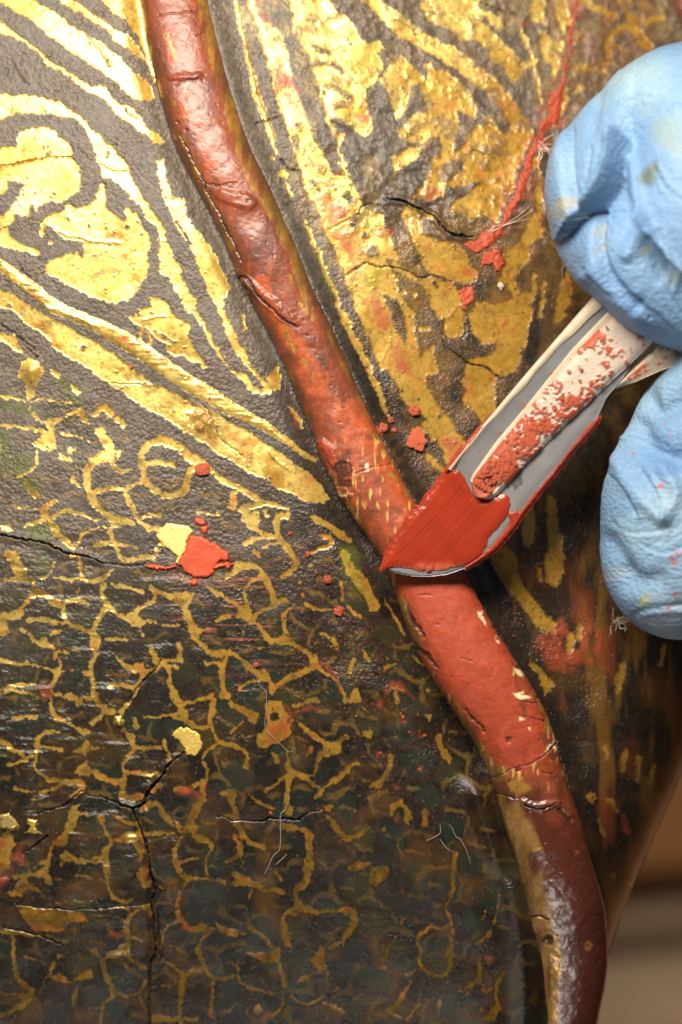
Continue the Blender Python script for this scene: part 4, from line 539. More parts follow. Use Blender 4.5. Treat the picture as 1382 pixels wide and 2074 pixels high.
# ------------------------------------------------------------------ raised patches: fills and loose leaf
def patch(name, lay, zfun, thick, color, rough_, metal_=0.0, step=1.6, relief=None, matl=None, parent=None, soft=4.0, xr=None):
    ys, xs = np.where(lay.f > 0)
    x0, x1, y0, y1 = xs.min() + RX - 8, xs.max() + RX + 8, ys.min() + RY - 8, ys.max() + RY + 8
    px, py = np.meshgrid(np.arange(x0, x1, step), np.arange(y0, y1, step))
    f = sample(lay.f, px, py)
    Z = zfun(px, py) + np.where(f > 0, thick * np.sqrt(np.clip(f / soft, 0, 1)), -.02)
    if relief is not None: Z = Z + sample(relief.astype(np.float32), px, py) * (f > 0)
    x, y, z = unproj(px, py, Z); V = np.stack([x, y, z], -1).reshape(-1, 3); F = grid_faces(*px.shape)
    keep = (f.ravel()[F] > -3.2).any(1); F = F[keep]
    used, inv = np.unique(F, return_inverse=True); V = V[used]; F = inv.reshape(F.shape)
    me = mesh_np(name, V, F)
    cc = np.zeros((NH, NW, 3), np.float32) + np.array(color, np.float32) if np.ndim(color) < 3 else color
    set_col(me, "paint", sample(cc.astype(np.float32), px, py).reshape(-1, 3)[used])
    sf = np.zeros((len(V), 3), np.float32); sf[:, 0] = metal_; sf[:, 1] = rough_; sf[:, 2] = .25; set_col(me, "surface", sf)
    return link(name, me, matl or M_lacquer, parent or carving)
disp = disp.astype(np.float32)
zpan = lambda px, py: H(px, py) + sample(disp, px, py)
fillcol = (np.zeros((NH, NW, 3), np.float32) + C3(.45, .064, .022)) * (.8 + .4 * n14[..., None])
frel = .016 * (n14 - .5) + .006 * (n5 - .5)
o = patch("crack_fill", CF, zpan, .010, fillcol * .70, .62, relief=frel)
L_ = Layer(); L_.P(tN,(470,490),(580,470),(610,430),(700,410),(720,470),(690,500),(620,540),(610,560),(540,560)); L_.P(tN,(620,560),(720,540),(780,600),(740,690),(705,700),(680,640),(630,640),(600,670)); o = patch("crack_fill", L_, zpan, .018, fillcol * .75, .6, relief=frel)
L_ = Layer(); L_.P(tN,(440,840),(475,800),(540,795),(562,890),(510,920),(492,980),(462,900)); patch("crack_fill", L_, zpan, .012, fillcol * .85, .6, relief=frel)
L_ = Layer(); L_.P(tG,(130,120),(210,140),(300,170),(390,240),(400,290),(330,300),(290,340),(270,400),(180,420),(110,395),(60,340),(40,330),(90,240)); L_.O(tG,(190,20,34),(215,80,26),(150,440,26),(380,330,30)); L_.S(tG,22,(290,340),(350,330),(420,320)); L_.S(tD,24,(1040,325),(1150,350),(1230,330))
dsm = blur(disp.astype(np.float32), 9)
patch("fill_patch", L_, lambda a, b: H(a, b) + sample(dsm, a, b) + .004, .026, fillcol * 1.1, .5, relief=frel * .2)["label"] = "bright orange red square fill patch"
L_ = Layer(); L_.P(tD,(1100,90),(1170,40),(1320,45),(1355,100),(1320,160),(1300,240),(1260,310),(1230,320),(1250,270),(1150,200),(1090,150))
patch("leaf_flake", L_, zpan, .022, C3(.88, .66, .20), .42, .35)["label"] = "pale gold leaf flake beside the square red fill"
L_ = Layer(); L_.P(tE,(1200,310),(1250,250),(1330,262),(1400,310),(1420,380),(1390,440),(1310,455),(1285,400),(1262,360)); patch("leaf_flake", L_, zpan, .020, C3(.80, .58, .14), .40, .45)
L_ = Layer(); L_.P(tE,(190,890),(270,890),(262,960),(310,1000),(240,1000),(160,995),(205,960)); patch("leaf_flake", L_, zpan, .03, C3(.80, .55, .12), .30, .75)
L_ = Layer(); L_.O(tE,(835,215,38)); patch("leaf_flake", L_, zpan, .04, C3(.85, .60, .14), .28, .8, soft=9)
L_ = Layer(); L_.P(tE,(0,860),(70,850),(130,900),(140,940),(60,985),(0,970)); patch("leaf_flake", L_, zpan, .035, C3(.85, .64, .22), .3, .7, soft=6)
# ------------------------------------------------------------------ simple materials
def simple(name, c, rough, metal=0, bump=None, spec=.5, var=None):
    m, nt, b, L = mat(name); b.inputs["Base Color"].default_value = (*c, 1); b.inputs["Roughness"].default_value = rough; b.inputs["Metallic"].default_value = metal; b.inputs["Specular IOR Level"].default_value = spec
    if var:
        tc = nt.nodes.new("ShaderNodeTexCoord"); nz = nt.nodes.new("ShaderNodeTexNoise"); nz.inputs["Scale"].default_value = var[0]; nz.inputs["Detail"].default_value = 5
        rp = nt.nodes.new("ShaderNodeValToRGB"); rp.color_ramp.elements[0].position = .35; rp.color_ramp.elements[1].position = .68; rp.color_ramp.elements[0].color = (*c, 1); rp.color_ramp.elements[1].color = (*var[1], 1)
        L.new(tc.outputs["Object"], nz.inputs["Vector"]); L.new(nz.outputs["Fac"], rp.inputs[0]); L.new(rp.outputs[0], b.inputs["Base Color"])
    if bump: noise_bump(nt, b, *bump)
    return m
M_crumb = simple("red_putty_dry", (.50, .105, .048), .8, bump=(30, .6, .02), var=(9, (.42, .08, .035)))
M_putty = simple("red_putty_wet", (.47, .050, .014), .30, bump=(7, .35, .02), var=(3, (.40, .036, .010)))
M_steel = simple("frosted_plastic", (.27, .275, .285), .34, .5, bump=(22, .10, .005), var=(5, (.33, .335, .34)))
M_cream = simple("cream_plastic", (.52, .43, .32), .45, bump=(18, .3, .008), var=(6, (.42, .33, .23)))
M_fibre = simple("fibre", (.36, .30, .23), .8)
M_pink = simple("pink_fibre", (.70, .50, .42), .8)

# ------------------------------------------------------------------ spatula
T0 = np.array([778.0, 1150.0]); AX = np.array([522.0, -560.0]); AX /= np.linalg.norm(AX); NX = np.array([-AX[1], AX[0]])   # NX points to the lower right
def zsp(px, py):
    s = ((px - T0[0]) * AX[0] + (py - T0[1]) * AX[1]) / 800.0
    return 0.30 + 0.02 * s + .34 * np.clip(s, 0, 3) ** 1.5
spat = thing("spatula", (0, 0, .4), "grey and cream spatula in blue gloved fingers, pointed tip coated in red putty", "spatula")
def st(pts):
    p = np.array(pts, float) - T0; return p @ AX, p @ NX
sL, tL_ = st([(778,1150),(786,1122),(800,1094),(822,1064),(855,1024),(905,957),(945,905),(1000,840),(1050,780),(1100,722),(1180,630),(1240,563),(1300,496),(1420,366)])
sR, tR_ = st([(778,1150),(800,1160),(835,1167),(870,1168),(905,1164),(945,1150),(985,1125),(1020,1088),(1060,1030),(1110,968),(1170,898),(1213,840),(1228,806),(1262,765),(1310,700),(1420,560)])
sR = np.maximum.accumulate(sR); 
left_t = lambda s: np.interp(s, sL, tL_); right_t = lambda s: np.interp(s, sR, tR_)
smin = min(sL.min(), sR.min())
def solid(name, px, py, ztop, thick, matl, parent):
    """closed sheet: top grid plus underside a thickness lower"""
    x, y, z = unproj(px, py, ztop); nr, nc = px.shape; n = nr * nc
    x2, y2, z2 = unproj(px, py, ztop - thick)
    V = np.concatenate([np.stack([x, y, z], -1).reshape(-1, 3), np.stack([x2, y2, z2], -1).reshape(-1, 3)])
    F = grid_faces(nr, nc); i = np.arange(n).reshape(nr, nc)
    ring = np.concatenate([i[0, :], i[1:, -1], i[-1, -2::-1], i[-2:0:-1, 0]]); r2 = np.roll(ring, -1)
    F = np.concatenate([F, F[:, ::-1] + n, np.stack([ring, ring + n, r2 + n, r2], -1)])
    return link(name, mesh_np(name, V, F), matl, parent)
S_ = np.concatenate([np.linspace(0, 60, 40), np.linspace(62, 860, 260)]); U_ = np.linspace(0, 1, 90)
sg, ug = np.meshgrid(S_, U_, indexing='ij')
lt, rt = left_t(sg), right_t(sg); tg = lt + (rt - lt) * ug
bpx = T0[0] + AX[0] * sg + NX[0] * tg; bpy_ = T0[1] + AX[1] * sg + NX[1] * tg
dl_ = tg - lt; dr_ = rt - tg; body = sstep(190, 300, sg)
prof = .05 * np.clip(1 - dl_ / 70, 0, 1) * body + .012 * np.exp(-(dl_ / 9) ** 2) * body + .0 * np.exp(-((dl_ - 16) / 6) ** 2) * body - .012 * np.exp(-(dr_ / 10) ** 2) * body
prof = prof - .018 * np.exp(-(np.minimum(dl_, dr_) / 5) ** 2) * (1 - body)
blade = solid("blade", bpx, bpy_, zsp(bpx, bpy_) + prof, .035, M_steel, spat)
def strip(name, s0, s1, t0f, t1f, hf, thick, matl, n=160, m=24):
    sg = np.linspace(s0, s1, n); ug = np.linspace(0, 1, m); sg, ug = np.meshgrid(sg, ug, indexing='ij')
    t0, t1 = t0f(sg), t1f(sg); tg = t0 + (t1 - t0) * ug
    px = T0[0] + AX[0] * sg + NX[0] * tg; py = T0[1] + AX[1] * sg + NX[1] * tg
    return solid(name, px, py, zsp(px, py) + hf(sg, ug), thick, matl, spat), px, py
# cream lips along the left edge and beside the spine
edge_noise = lambda s: 2.2 * np.sin(s * .031) + 1.6 * np.sin(s * .083 + 1)
strip("edge_lip", 236, 856, lambda s: left_t(s) - 3, lambda s: left_t(s) + np.interp(s, [236, 330, 560, 760, 856], [3, 6, 12, 26, 42]) + .6 * edge_noise(s), lambda s, u: .050 + .016 * np.sin(np.pi * np.clip(u, .02, .98)) ** .6, .05, M_cream)
# spine: capsule in plan
sp_c_s, sp_c_t = st([(984,984),(1040,918),(1100,852),(1200,745),(1284,664)])
spc = lambda s: np.interp(s, sp_c_s, sp_c_t)
s_a, s_b = sp_c_s[0] - 28, sp_c_s[-1] + 46
def sp_w(s):
    wd = np.interp(s, [s_a, sp_c_s[0], sp_c_s[2], sp_c_s[3], s_b], [30, 30, 37, 46, 50])
    ea = np.clip((s - s_a) / 34, 0, 1); eb = np.clip((s_b - s) / 56, 0, 1)
    return wd * np.sqrt(np.clip(1 - (1 - ea) ** 2, 0, 1)) * np.sqrt(np.clip(1 - (1 - eb) ** 2, 0, 1)) + .2
def sp_h(s, u):
    q = np.abs(2 * u - 1); return .050 * (1 - q ** 5) + .020 - .035 * np.exp(-((s - sp_c_s[0] - 6) / 26) ** 2) * (1 - np.clip(q / .75, 0, 1) ** 3)
strip("spine_step", s_a + 14, 850, lambda s: spc(s) - sp_w(np.minimum(s, s_b - 60)) - np.interp(s, [s_a + 14, s_a + 120, 700], [5, 10, 16]), lambda s: spc(s) + 0 * s, lambda s, u: .022 + .015 * (u > .1) , .03, M_cream, m=30)
M_spine, nt, b, L = mat("spattered_plastic")
b.inputs["Roughness"].default_value = .5
a = nt.nodes.new("ShaderNodeAttribute"); a.attribute_name = "paint"; L.new(a.outputs["Color"], b.inputs["Base Color"]); noise_bump(nt, b, 26, .5, .012)
SPN = (fbm(30, 3, 51).astype(np.float32), fbm(9, 2, 52).astype(np.float32), fbm(4, 1, 64).astype(np.float32))
def spatter(px, py, bias, seed=51, cream=(.46, .38, .31)):
    q = np.stack([px, py], -1); out = np.zeros(px.shape + (3,), np.float32)
    f = .5 * sample(SPN[0], px, py) + .28 * sample(SPN[1], px, py) + .22 * sample(SPN[2], px, py) + bias
    t = sstep(.545, .60, f)[..., None]; return np.array(cream, np.float32) * (1 - t) + np.array([.34, .062, .024], np.float32) * t, t[..., 0]
o, px, py = strip("spine", s_a, s_b, lambda s: spc(s) - sp_w(s), lambda s: spc(s) + sp_w(s), sp_h, .09, M_spine, n=240, m=40)
def spine_bias(px, py):
    s = (px - T0[0]) * AX[0] + (py - T0[1]) * AX[1]; t = (px - T0[0]) * NX[0] + (py - T0[1]) * NX[1] - spc(s)
    return np.interp(s, [s_a, s_a + 130, s_a + 250, 560, 660, s_b], [.36, .14, .06, .02, .01, .02]) - .5 * ((s < s_a + 60) & (t > 18)) - .004 * np.clip(t, -20, 40) * np.interp(s, [s_a, s_a + 100, 500], [0, 1, .3])
cl, tt = spatter(px, py, spine_bias(px, py)); nn = px.size
cc = np.tile(cl.reshape(-1, 3), (2, 1)); set_col(o.data, "paint", cc)
v = np.empty(len(o.data.vertices) * 3, np.float32); o.data.vertices.foreach_get("co", v); v = v.reshape(-1, 3); v[:nn, 2] += (tt * .02).ravel(); o.data.vertices.foreach_set("co", v.ravel())
# folded flange between the fingers
fs = np.linspace(0, 1, 60); fu = np.linspace(0, 1, 26); fsg, fug = np.meshgrid(fs, fu, indexing='ij')
ax_ = np.interp(fsg, [0, .3, .6, 1], [1244, 1290, 1335, 1440]); ay_ = np.interp(fsg, [0, .3, .6, 1], [788, 772, 752, 716])
bx_ = np.interp(fsg, [0, .3, .6, 1], [1246, 1296, 1340, 1450]); by_ = np.interp(fsg, [0, .3, .6, 1], [782, 722, 668, 560])
fpx = ax_ + (bx_ - ax_) * fug; fpy = ay_ + (by_ - ay_) * fug
fl_o = solid("flange", fpx, fpy, zsp(1270, 740) - .10 + .10 * fsg + .05 * np.sin(np.pi * fug), .04, M_spine, spat)
fbias = np.where((fug > .12) & (fug < .55), .06, -.25) + .04 * fsg - .2 * (fsg < .12)
cl, tt = spatter(fpx, fpy, fbias, 57, (.46, .37, .26)); set_col(fl_o.data, "paint", np.tile(cl.reshape(-1, 3), (2, 1)))
# handle behind the flange, running on into the hand
strip("handle", 800, 1500, lambda s: np.interp(s, [800, 1500], [5, 5]), lambda s: np.interp(s, [800, 1500], [120, 110]), lambda s, u: -.03 + .12 * np.sin(np.pi * u), .14, M_cream)
# putty on the blade
bz = lambda px, py: zsp(px, py) + .004
sm = Layer(); sm.P(t1,(774,1152),(783,1122),(798,1092),(820,1060),(853,1020),(903,953),(915,946),(935,950),(946,975),(960,1002),(975,1012),(1000,1005),(1022,996),(1032,1006),(1034,1024),(1030,1045),(1010,1068),(990,1090),(988,1106),(975,1126),(945,1144),(920,1152),(890,1156),(850,1156),(806,1150),(785,1150),warp=.55)
prel = .03 * (fbm(110, 2, 61) - .5) + .003 * (fbm(30, 2, 62) - .5) + .022 * np.exp(-((XX - 920 - .5 * (YY - 960)) / 16) ** 2) * sstep(1010, 960, YY)
tq = np.clip(((XX - 778) * .731 + (YY - 1150) * .682 + 8 * (fbm(60, 2, 65) - .5)) * .22 + 200, 0, 399); n1 = RNG.random(401); drag = (n1[tq.astype(int)] * (1 - tq % 1) + n1[tq.astype(int) + 1] * (tq % 1)).astype(np.float32)
prel = prel + .0035 * (drag - .5)
M_puttyp = paint_mat("putty_film", (6, .15, .010))
pc = (np.zeros((NH, NW, 3), np.float32) + C3(.27, .027, .010)) * (.85 + .3 * fbm(40, 3, 63)[..., None])
pc = pc * (.90 + .20 * drag[..., None])
pc = mix(pc, C3(.48, .10, .05) + 0 * pc, np.clip(np.exp(-((YY - 1148) / 7) ** 2) * sstep(820, 860, XX) * sstep(960, 900, XX) * (n5 * 2), 0, 1))
patch("putty_coat", sm, bz, .020, pc, .24, 0, relief=prel * .7, matl=M_puttyp, parent=spat, soft=14)
sm = Layer(); sm.S(t1,8,(905,954,5),(945,905,7),(975,870,6),(1000,840,4),warp=.5); patch("putty_coat", sm, lambda a, b_: bz(a, b_) + .03, .04, pc, .32, matl=M_puttyp, parent=spat)
sm = Layer(); sm.S(t1,10,(945,1148,6),(985,1122,10),(1015,1092,14),(1040,1062,12),(1062,1032,9),(1110,972,7),(1150,922,6),(1172,895,8),(1196,866,10),(1212,846,6),warp=.3); sm.P(t1,(1030,1040),(1045,1030),(1058,1036),(1030,1075)); patch("putty_coat", sm, lambda a, b_: bz(a, b_) - .010, .016, pc, .34, matl=M_puttyp, parent=spat)
dirt = Layer(); dirt.P(t1,(1030,965),(1055,930),(1062,960),(1060,985),(1040,1000),(1030,985)); patch("grime", dirt, lambda a, b_: zsp(a, b_) - .02, .02, C3(.10, .085, .055) * (.5 + 1.0 * n5[..., None]), .7, matl=M_puttyp, parent=spat)

# ------------------------------------------------------------------ crumbs
def crumb_mesh(seed, rough=.35, flat=1.0, sub=2):
    bm = bmesh.new(); bmesh.ops.create_icosphere(bm, subdivisions=sub, radius=1.0)
    for v_ in bm.verts:
        n = mnoise.noise(v_.co * 1.3 + Vector((seed * 3.1, 0, 0))) * rough * 1.4 + mnoise.noise(v_.co * 3.1 + Vector((0, seed * 2.3, 0))) * rough
        v_.co *= 1 + n; v_.co.z *= flat
    me = bpy.data.meshes.new("putty_crumb"); bm.to_mesh(me); bm.free(); me.materials.append(M_crumb); return me
CM = [crumb_mesh(i, .52) for i in range(6)]
def put_crumb(me, px, py, z, r, parent=None, name="putty_crumb"):
    o = bpy.data.objects.new(name, me); C.objects.link(o); x, y, z = unproj(px, py, z)
    o.location = Vector((x, y, z)) - (Vector(parent.location) if parent else Vector())
    if parent: o.parent = parent
    o.scale = (r, r * random.uniform(.7, 1.2), r * random.uniform(.55, .8)); o.rotation_euler = (random.uniform(-.3, .3), random.uniform(-.3, .3), random.uniform(0, 6.28)); return o
# clumps stuck to the spatula
for _ in range(230):
    s = s_a + 20 + random.random() ** 1.5 * 330; tt_ = spc(s) + random.gauss(-2, 14) ; 
    if abs(tt_ - spc(s)) > sp_w(np.array(s)) * .85: continue
    px, py = T0 + AX * s + NX * tt_
    if spatter(np.array([px]), np.array([py]), float(spine_bias(np.array([px]), np.array([py]))[0]))[1][0] < .5: continue
    put_crumb(random.choice(CM), px, py, zsp(px, py) + .086, random.uniform(.008, .024), spat)
for (px, py, r, n_) in [(1030,832,12,9),(1068,822,9,6),(1003,882,11,9),(978,912,8,5),(1115,758,5,3),(870,1150,6,6),(855,1147,4,4)]:
    for i in range(n_): q = px + random.gauss(0, r * .5); w_ = py + random.gauss(0, r * .5); put_crumb(random.choice(CM), q, w_, zsp(q, w_) + .01, random.uniform(.015, .03), spat)
for i in range(50):
    s = random.uniform(s_a + 150, s_b - 20); tt_ = spc(s) + random.uniform(-.85, .85) * sp_w(np.array(s)); px, py = T0 + AX * s + NX * tt_
    if spatter(np.array([px]), np.array([py]), 0.0)[1][0] > .5 or random.random() < .15: put_crumb(random.choice(CM), px, py, zsp(px, py) + .088, random.uniform(.006, .015), spat)
zt = lambda px, py: float(zpan(np.array([px * 1.0]), np.array([py * 1.0]))[0])
zrib = lambda px, py: float(H(rib_c(py), py, False)) - .03 + .68 * float(rib_w(py)) / PX * math.sqrt(max(0, 1 - ((px - float(rib_c(py))) / float(rib_w(py))) ** 2))
def loose(px, py, rpx, label, flat=1.0, me=None, z=None, group="loose red putty crumbs on the lacquer"):
    o = put_crumb(me or random.choice(CM), px, py, (zt(px, py) if z is None else z) + rpx / PX * .45 * flat, rpx / PX)
    return tag(o, label, "crumb", group)
loose(841, 832, 12, "largest loose red putty crumb, a chunky lump on the brown streaks right of the rib", me=crumb_mesh(21, .28, .8, 3))
fl_me = crumb_mesh(33, .3, .35, 3); loose(842, 888, 22, "flat red putty flake lying below the largest crumb, near the spatula edge", flat=.35, me=fl_me)
loose(777, 866, 9, "red crumb at the right edge of the rib, one of a short curved row")
loose(767, 875, 8, "red crumb at the lower left end of the short curved row by the rib")
loose(792, 851, 6, "small red crumb between the curved row and the largest crumb")
loose(798, 871, 5, "tiny red crumb just left of the flat red flake")
loose(663, 1174, 8, "red crumb with a dark foot on the brown dusty patch left of the rib", me=crumb_mesh(41, .4, 1.0, 3))
loose(624, 1123, 6, "red crumb beside the thin gold lines left of the rib above the dusty patch")
loose(588, 1080, 5, "small pinkish red crumb on the black scale left of the spatula tip")
loose(685, 1236, 9, "cluster-like rough red crumb on the ridge of the dusty patch")
loose(519, 1346, 7, "slim red crumb lying on the gold scale outline in the middle of the scale net", me=crumb_mesh(44, .3, .5, 2))
loose(411, 951, 13, "pinkish orange crumb on the gold outline under the wide gold band", flat=.6, me=crumb_mesh(52, .25, .6, 3))
loose(549, 1646, 4, "tiny bright red crumb just above the raised crack at lower centre")
loose(268, 743, 5, "tiny red crumb on the black gap above the wide gold band", flat=.8)
for q in [(528,1235),(577,1250),(558,1236),(735,1318),(605,1110),(640,1160),(722,1450),(700,1490),(816,1452),(828,1483),(849,1558),(860,1490),(770,1525),(905,1562),(800,1700),(812,1785),(705,1290),(754,1385),(745,1660),(690,1105)][:13]:
    loose(q[0], q[1], random.uniform(2.2, 3.6), "tiny red putty speck scattered on the dark lacquer left of the rib", group="tiny red specks on the dark lacquer")
o = loose(1015, 580, 7, "cream coloured chip lying on the black patch right of the red crack fill", flat=.6, group="loose chips"); o.name = "paint_chip"; o["category"] = "chip"
chip = o.data.copy(); chip.materials.clear(); chip.materials.append(M_cream); o.data = chip
o = loose(434, 430, 4, "small pale pink chip in the groove at the left edge of the rib", group="loose chips"); o.name = "paint_chip"; o["category"] = "chip"; o.data = chip

# ------------------------------------------------------------------ fibres
def tube(name, pts3, r, matl, nseg=5):
    P = np.array([list(p) for p in pts3]); n = len(P); T = np.gradient(P, axis=0); T /= np.linalg.norm(T, axis=1)[:, None] + 1e-9
    B = np.cross(T, [0.1, 0.2, 1.0]); B /= np.linalg.norm(B, axis=1)[:, None] + 1e-9; N = np.cross(B, T)
    an = np.arange(nseg) * 2 * np.pi / nseg; rr = r * (np.sin(np.linspace(.12, np.pi - .12, n)) ** .35)[:, None, None]
    V = P[:, None] + rr * (np.cos(an)[None, :, None] * B[:, None] + np.sin(an)[None, :, None] * N[:, None])
    i = np.arange(n * nseg).reshape(n, nseg); j = np.roll(i, -1, 1)
    F = np.stack([i[:-1], j[:-1], j[1:], i[1:]], -1).reshape(-1, 4)
    return V.reshape(-1, 3), F
def fibre(strands, label, r=.0045, matl=M_fibre, lift=.012, zf=None, group="lint and fibres on the lacquer"):
    VV, FF, off = [], [], 0
    for ps in strands:
        q = catmull([(p[0] + random.gauss(0, 2), p[1] + random.gauss(0, 2), p[2] if len(p) > 2 else lift) for p in ps], 7)
        pts = [unproj(a, b_, (zf or zt)(a, b_) + max(c_, .004)) for a, b_, c_ in q]
        V, F = tube("fibre", pts, r * .52, matl); VV.append(V); FF.append(F + off); off += len(V)
    o = link("fibre", mesh_np("fibre", np.concatenate(VV), np.concatenate(FF)), matl); tag(o, label, "fibre", group); return o
fibre([[(480,1333),(508,1348),(528,1385),(541,1400),(538,1440),(540,1478),(560,1505),(585,1521),(597,1517)]], "long fine pale hair curving down through the middle of the scale net", .0042)
fibre([[(585,1600),(586,1620),(576,1640),(568,1650),(569,1680),(568,1720),(555,1735),(545,1758),(535,1772)],[(582,1732),(573,1745),(560,1752)]], "white forked fibre hanging across the raised crack at lower centre", .0062)
fibre([[(894,1668),(888,1690),(868,1705)],[(908,1668),(918,1680),(922,1696),(935,1706),(945,1722),(955,1745)],[(894,1696),(906,1714),(912,1725)]], "tangle of pale fibres on the black wall left of the foot of the rib", .0055)
fibre([[(980,470),(1020,455),(1060,430),(1078,415)],[(990,475),(1030,455),(1070,440)],[(1000,462),(1040,450),(1074,428)]], "bundle of long pinkish fibres crossing the red crack fill", .004, M_pink, .02)
fibre([[(1102,462),(1122,485),(1138,518),(1150,530),(1141,540),(1140,560),(1148,590)],[(1146,532),(1162,538),(1180,542),(1215,540)],[(1141,520),(1160,512),(1182,508)]], "pale branching lint thread in the gap between index finger and spatula", .0055, M_fibre, .03)

def tuft(px, py, n, length, label, r, matl=M_fibre, z0=.03, lean=(1, 0), up=.02):
    st_ = []
    for _ in range(n):
        a = math.atan2(lean[1], lean[0]) + random.gauss(0, .55); x_, y_, z_ = px + random.gauss(0, 4), py + random.gauss(0, 4), z0; ps = [(x_, y_, z_)]
        for _k in range(random.randint(3, 5)):
            a += random.gauss(0, .38); s_ = length / 5 * random.uniform(.6, 1.3); x_ += math.cos(a) * s_; y_ += math.sin(a) * s_; z_ += up * random.uniform(.2, 1.2); ps.append((x_, y_, z_))
        st_.append(ps)
    return fibre(st_, label, r, matl)
tuft(1244, 1258, 14, 38, "frayed beige tuft of fibres at the lower left of the thumb", .007, M_fibre, .05, (1, .25), .03)
tuft(1090, 296, 9, 40, "pinkish tuft of fibres at the left edge of the index finger", .006, M_pink, .06, (1, .7), .05)

# ------------------------------------------------------------------ gloved hand
hand = thing("gloved_hand", (6.0, 1.0, .6), "blue nitrile gloved hand with index finger and thumb gripping the spatula", "gloved hand")
def hp(px, py, z): return np.array(unproj(px, py, z))
bm = bmesh.new(); bmesh.ops.create_icosphere(bm, subdivisions=4, radius=1.0); bm.verts.index_update()
ICO_V = np.array([v_.co[:] for v_ in bm.verts]); ICO_F = np.array([[v_.index for v_ in f_.verts] for f_ in bm.faces]); bm.free(); GV, GF = [], []
def ball(c_, r, sc_=(1, 1, 1)):
    GF.append(ICO_F + len(GV) * len(ICO_V)); GV.append(ICO_V * r * np.array(sc_) + np.array(c_))
def limb(chain, n=9):
    for (a, ra), (b_, rb) in zip(chain[:-1], chain[1:]):
        for i in range(n + 1): t = i / n; ball(a + (b_ - a) * t, ra + (rb - ra) * t)
zI, zT = .55, .35
# index finger, seen from its side (last joint, bend, then away to the right)
limb([(hp(1262, 345, zI), .60), (hp(1300, 372, zI), .78), (hp(1370, 400, zI), 1.10), (hp(1430, 350, zI), 1.12), (hp(1440, 425, zI), 1.22), (hp(1560, 410, zI + .1), 1.32), (hp(1900, 330, zI + .3), 1.25), (hp(2250, 480, .8), 1.35)])
# thumb
limb([(hp(1388, 1125, zT), .72), (hp(1385, 1020, zT), .70), (hp(1422, 880, zT), .60), (hp(1500, 820, zT + .1), .66), (hp(1720, 840, .6), .85), (hp(2150, 900, .8), 1.3)])
# palm and the three fingers curled out of view
for a in [(2300, 520, 1.6), (2420, 720, 1.7), (2350, 920, 1.5)]: ball(hp(a[0], a[1], .7), a[2], (1.15, 1, .7))
for j, (yy, r) in enumerate([(230, .85), (30, .80), (-150, .70)]):
    limb([(hp(2320 - 40 * j, yy + 240, 1.2), r + .15), (hp(2000 - 40 * j, yy + 40, 2.0), r + .05), (hp(1760, yy + 20, 1.5), r), (hp(1850, yy + 120, .6), r - .08)], 6)
me = mesh_np("glove", np.concatenate(GV), np.concatenate(GF))
tmp = bpy.data.objects.new("glove_tmp", me); C.objects.link(tmp)
m1 = tmp.modifiers.new("remesh", 'REMESH'); m1.mode = 'VOXEL'; m1.voxel_size = .028; m1.use_smooth_shade = True
m2 = tmp.modifiers.new("smooth", 'SMOOTH'); m2.factor = .5; m2.iterations = 30
dg = bpy.context.evaluated_depsgraph_get(); gm = bpy.data.meshes.new_from_object(tmp.evaluated_get(dg)); gm.name = "glove"
bpy.data.objects.remove(tmp)
bm = bmesh.new(); bm.from_mesh(gm); bm.normal_update()
def vis(v_): kq = D / (D - v_.co.z); return v_.co.x * kq * PX + 691 < 1405 and v_.normal.z > -.35
vs_ = {v_.index for v_ in bm.verts if vis(v_)}
es = [e for e in bm.edges if e.verts[0].index in vs_ and e.verts[1].index in vs_]
bmesh.ops.subdivide_edges(bm, edges=es, cuts=1, use_grid_fill=True, smooth=0.0); bm.to_mesh(gm); bm.free()
nv = len(gm.vertices); print("glove verts", nv); v = np.empty(nv * 3, np.float32); gm.vertices.foreach_get("co", v); v = v.reshape(-1, 3).astype(float)
nn_ = np.empty(nv * 3, np.float32); gm.vertices.foreach_get("normal", nn_); nn_ = nn_.reshape(-1, 3).astype(float)
kk = D / (D - v[:, 2]); gx = v[:, 0] * kk * PX + 691; gy = 1037 - v[:, 1] * kk * PX
front = sstep(-.15, .35, nn_[:, 2])
def crease(pts, depth, wid, side=0.0, tail=60):
    """valley (depth>0) or ridge (depth<0) along a line; side adds a step that fades over tail pixels to the right of the line"""
    P = catmull(pts, 6); best = np.full(nv, 1e9); sd = np.zeros(nv)
    for a, b_ in zip(P[:-1], P[1:]):
        d, t = seg_dist(gx, gy, a, b_); c_ = (b_[0] - a[0]) * (gy - a[1]) - (b_[1] - a[1]) * (gx - a[0])
        u = d < best; best = np.where(u, d, best); sd = np.where(u, np.sign(c_), sd)
    s = best * sd; out = -depth * np.exp(-(best / wid) ** 2)
    if side: out = out + side * np.where(s > 0, np.exp(-(best / tail) ** 2) * (1 - np.exp(-(best / wid) ** 2)), 0)
    return out
dsp = np.zeros(nv)
dsp += crease([(1160,215),(1152,270),(1150,330),(1156,390),(1172,445),(1196,500),(1235,560),(1290,620)], .07, 8, .06, 50)
dsp += crease([(1166,424),(1198,375),(1225,320),(1243,268)], -.05, 9, -.27, 80) 
dsp += crease([(1240,275),(1262,330),(1285,400),(1310,470)], -.07, 14)
dsp += crease([(1300,520),(1275,440),(1250,350)], -.02, 12, 0)
dsp += crease([(1295,440),(1275,480),(1262,520)], -.07, 14); dsp += crease([(1290,430),(1340,500),(1400,560)], -.05, 9, -.26, 75); dsp += crease([(1300,500),(1335,560)], .09, 26)
dsp += crease([(1222,120),(1215,180),(1200,260)], .03, 12); dsp += crease([(1270,170),(1300,260),(1350,320)], -.03, 40); dsp += crease([(1180,560),(1210,545),(1280,600)], -.03, 16)
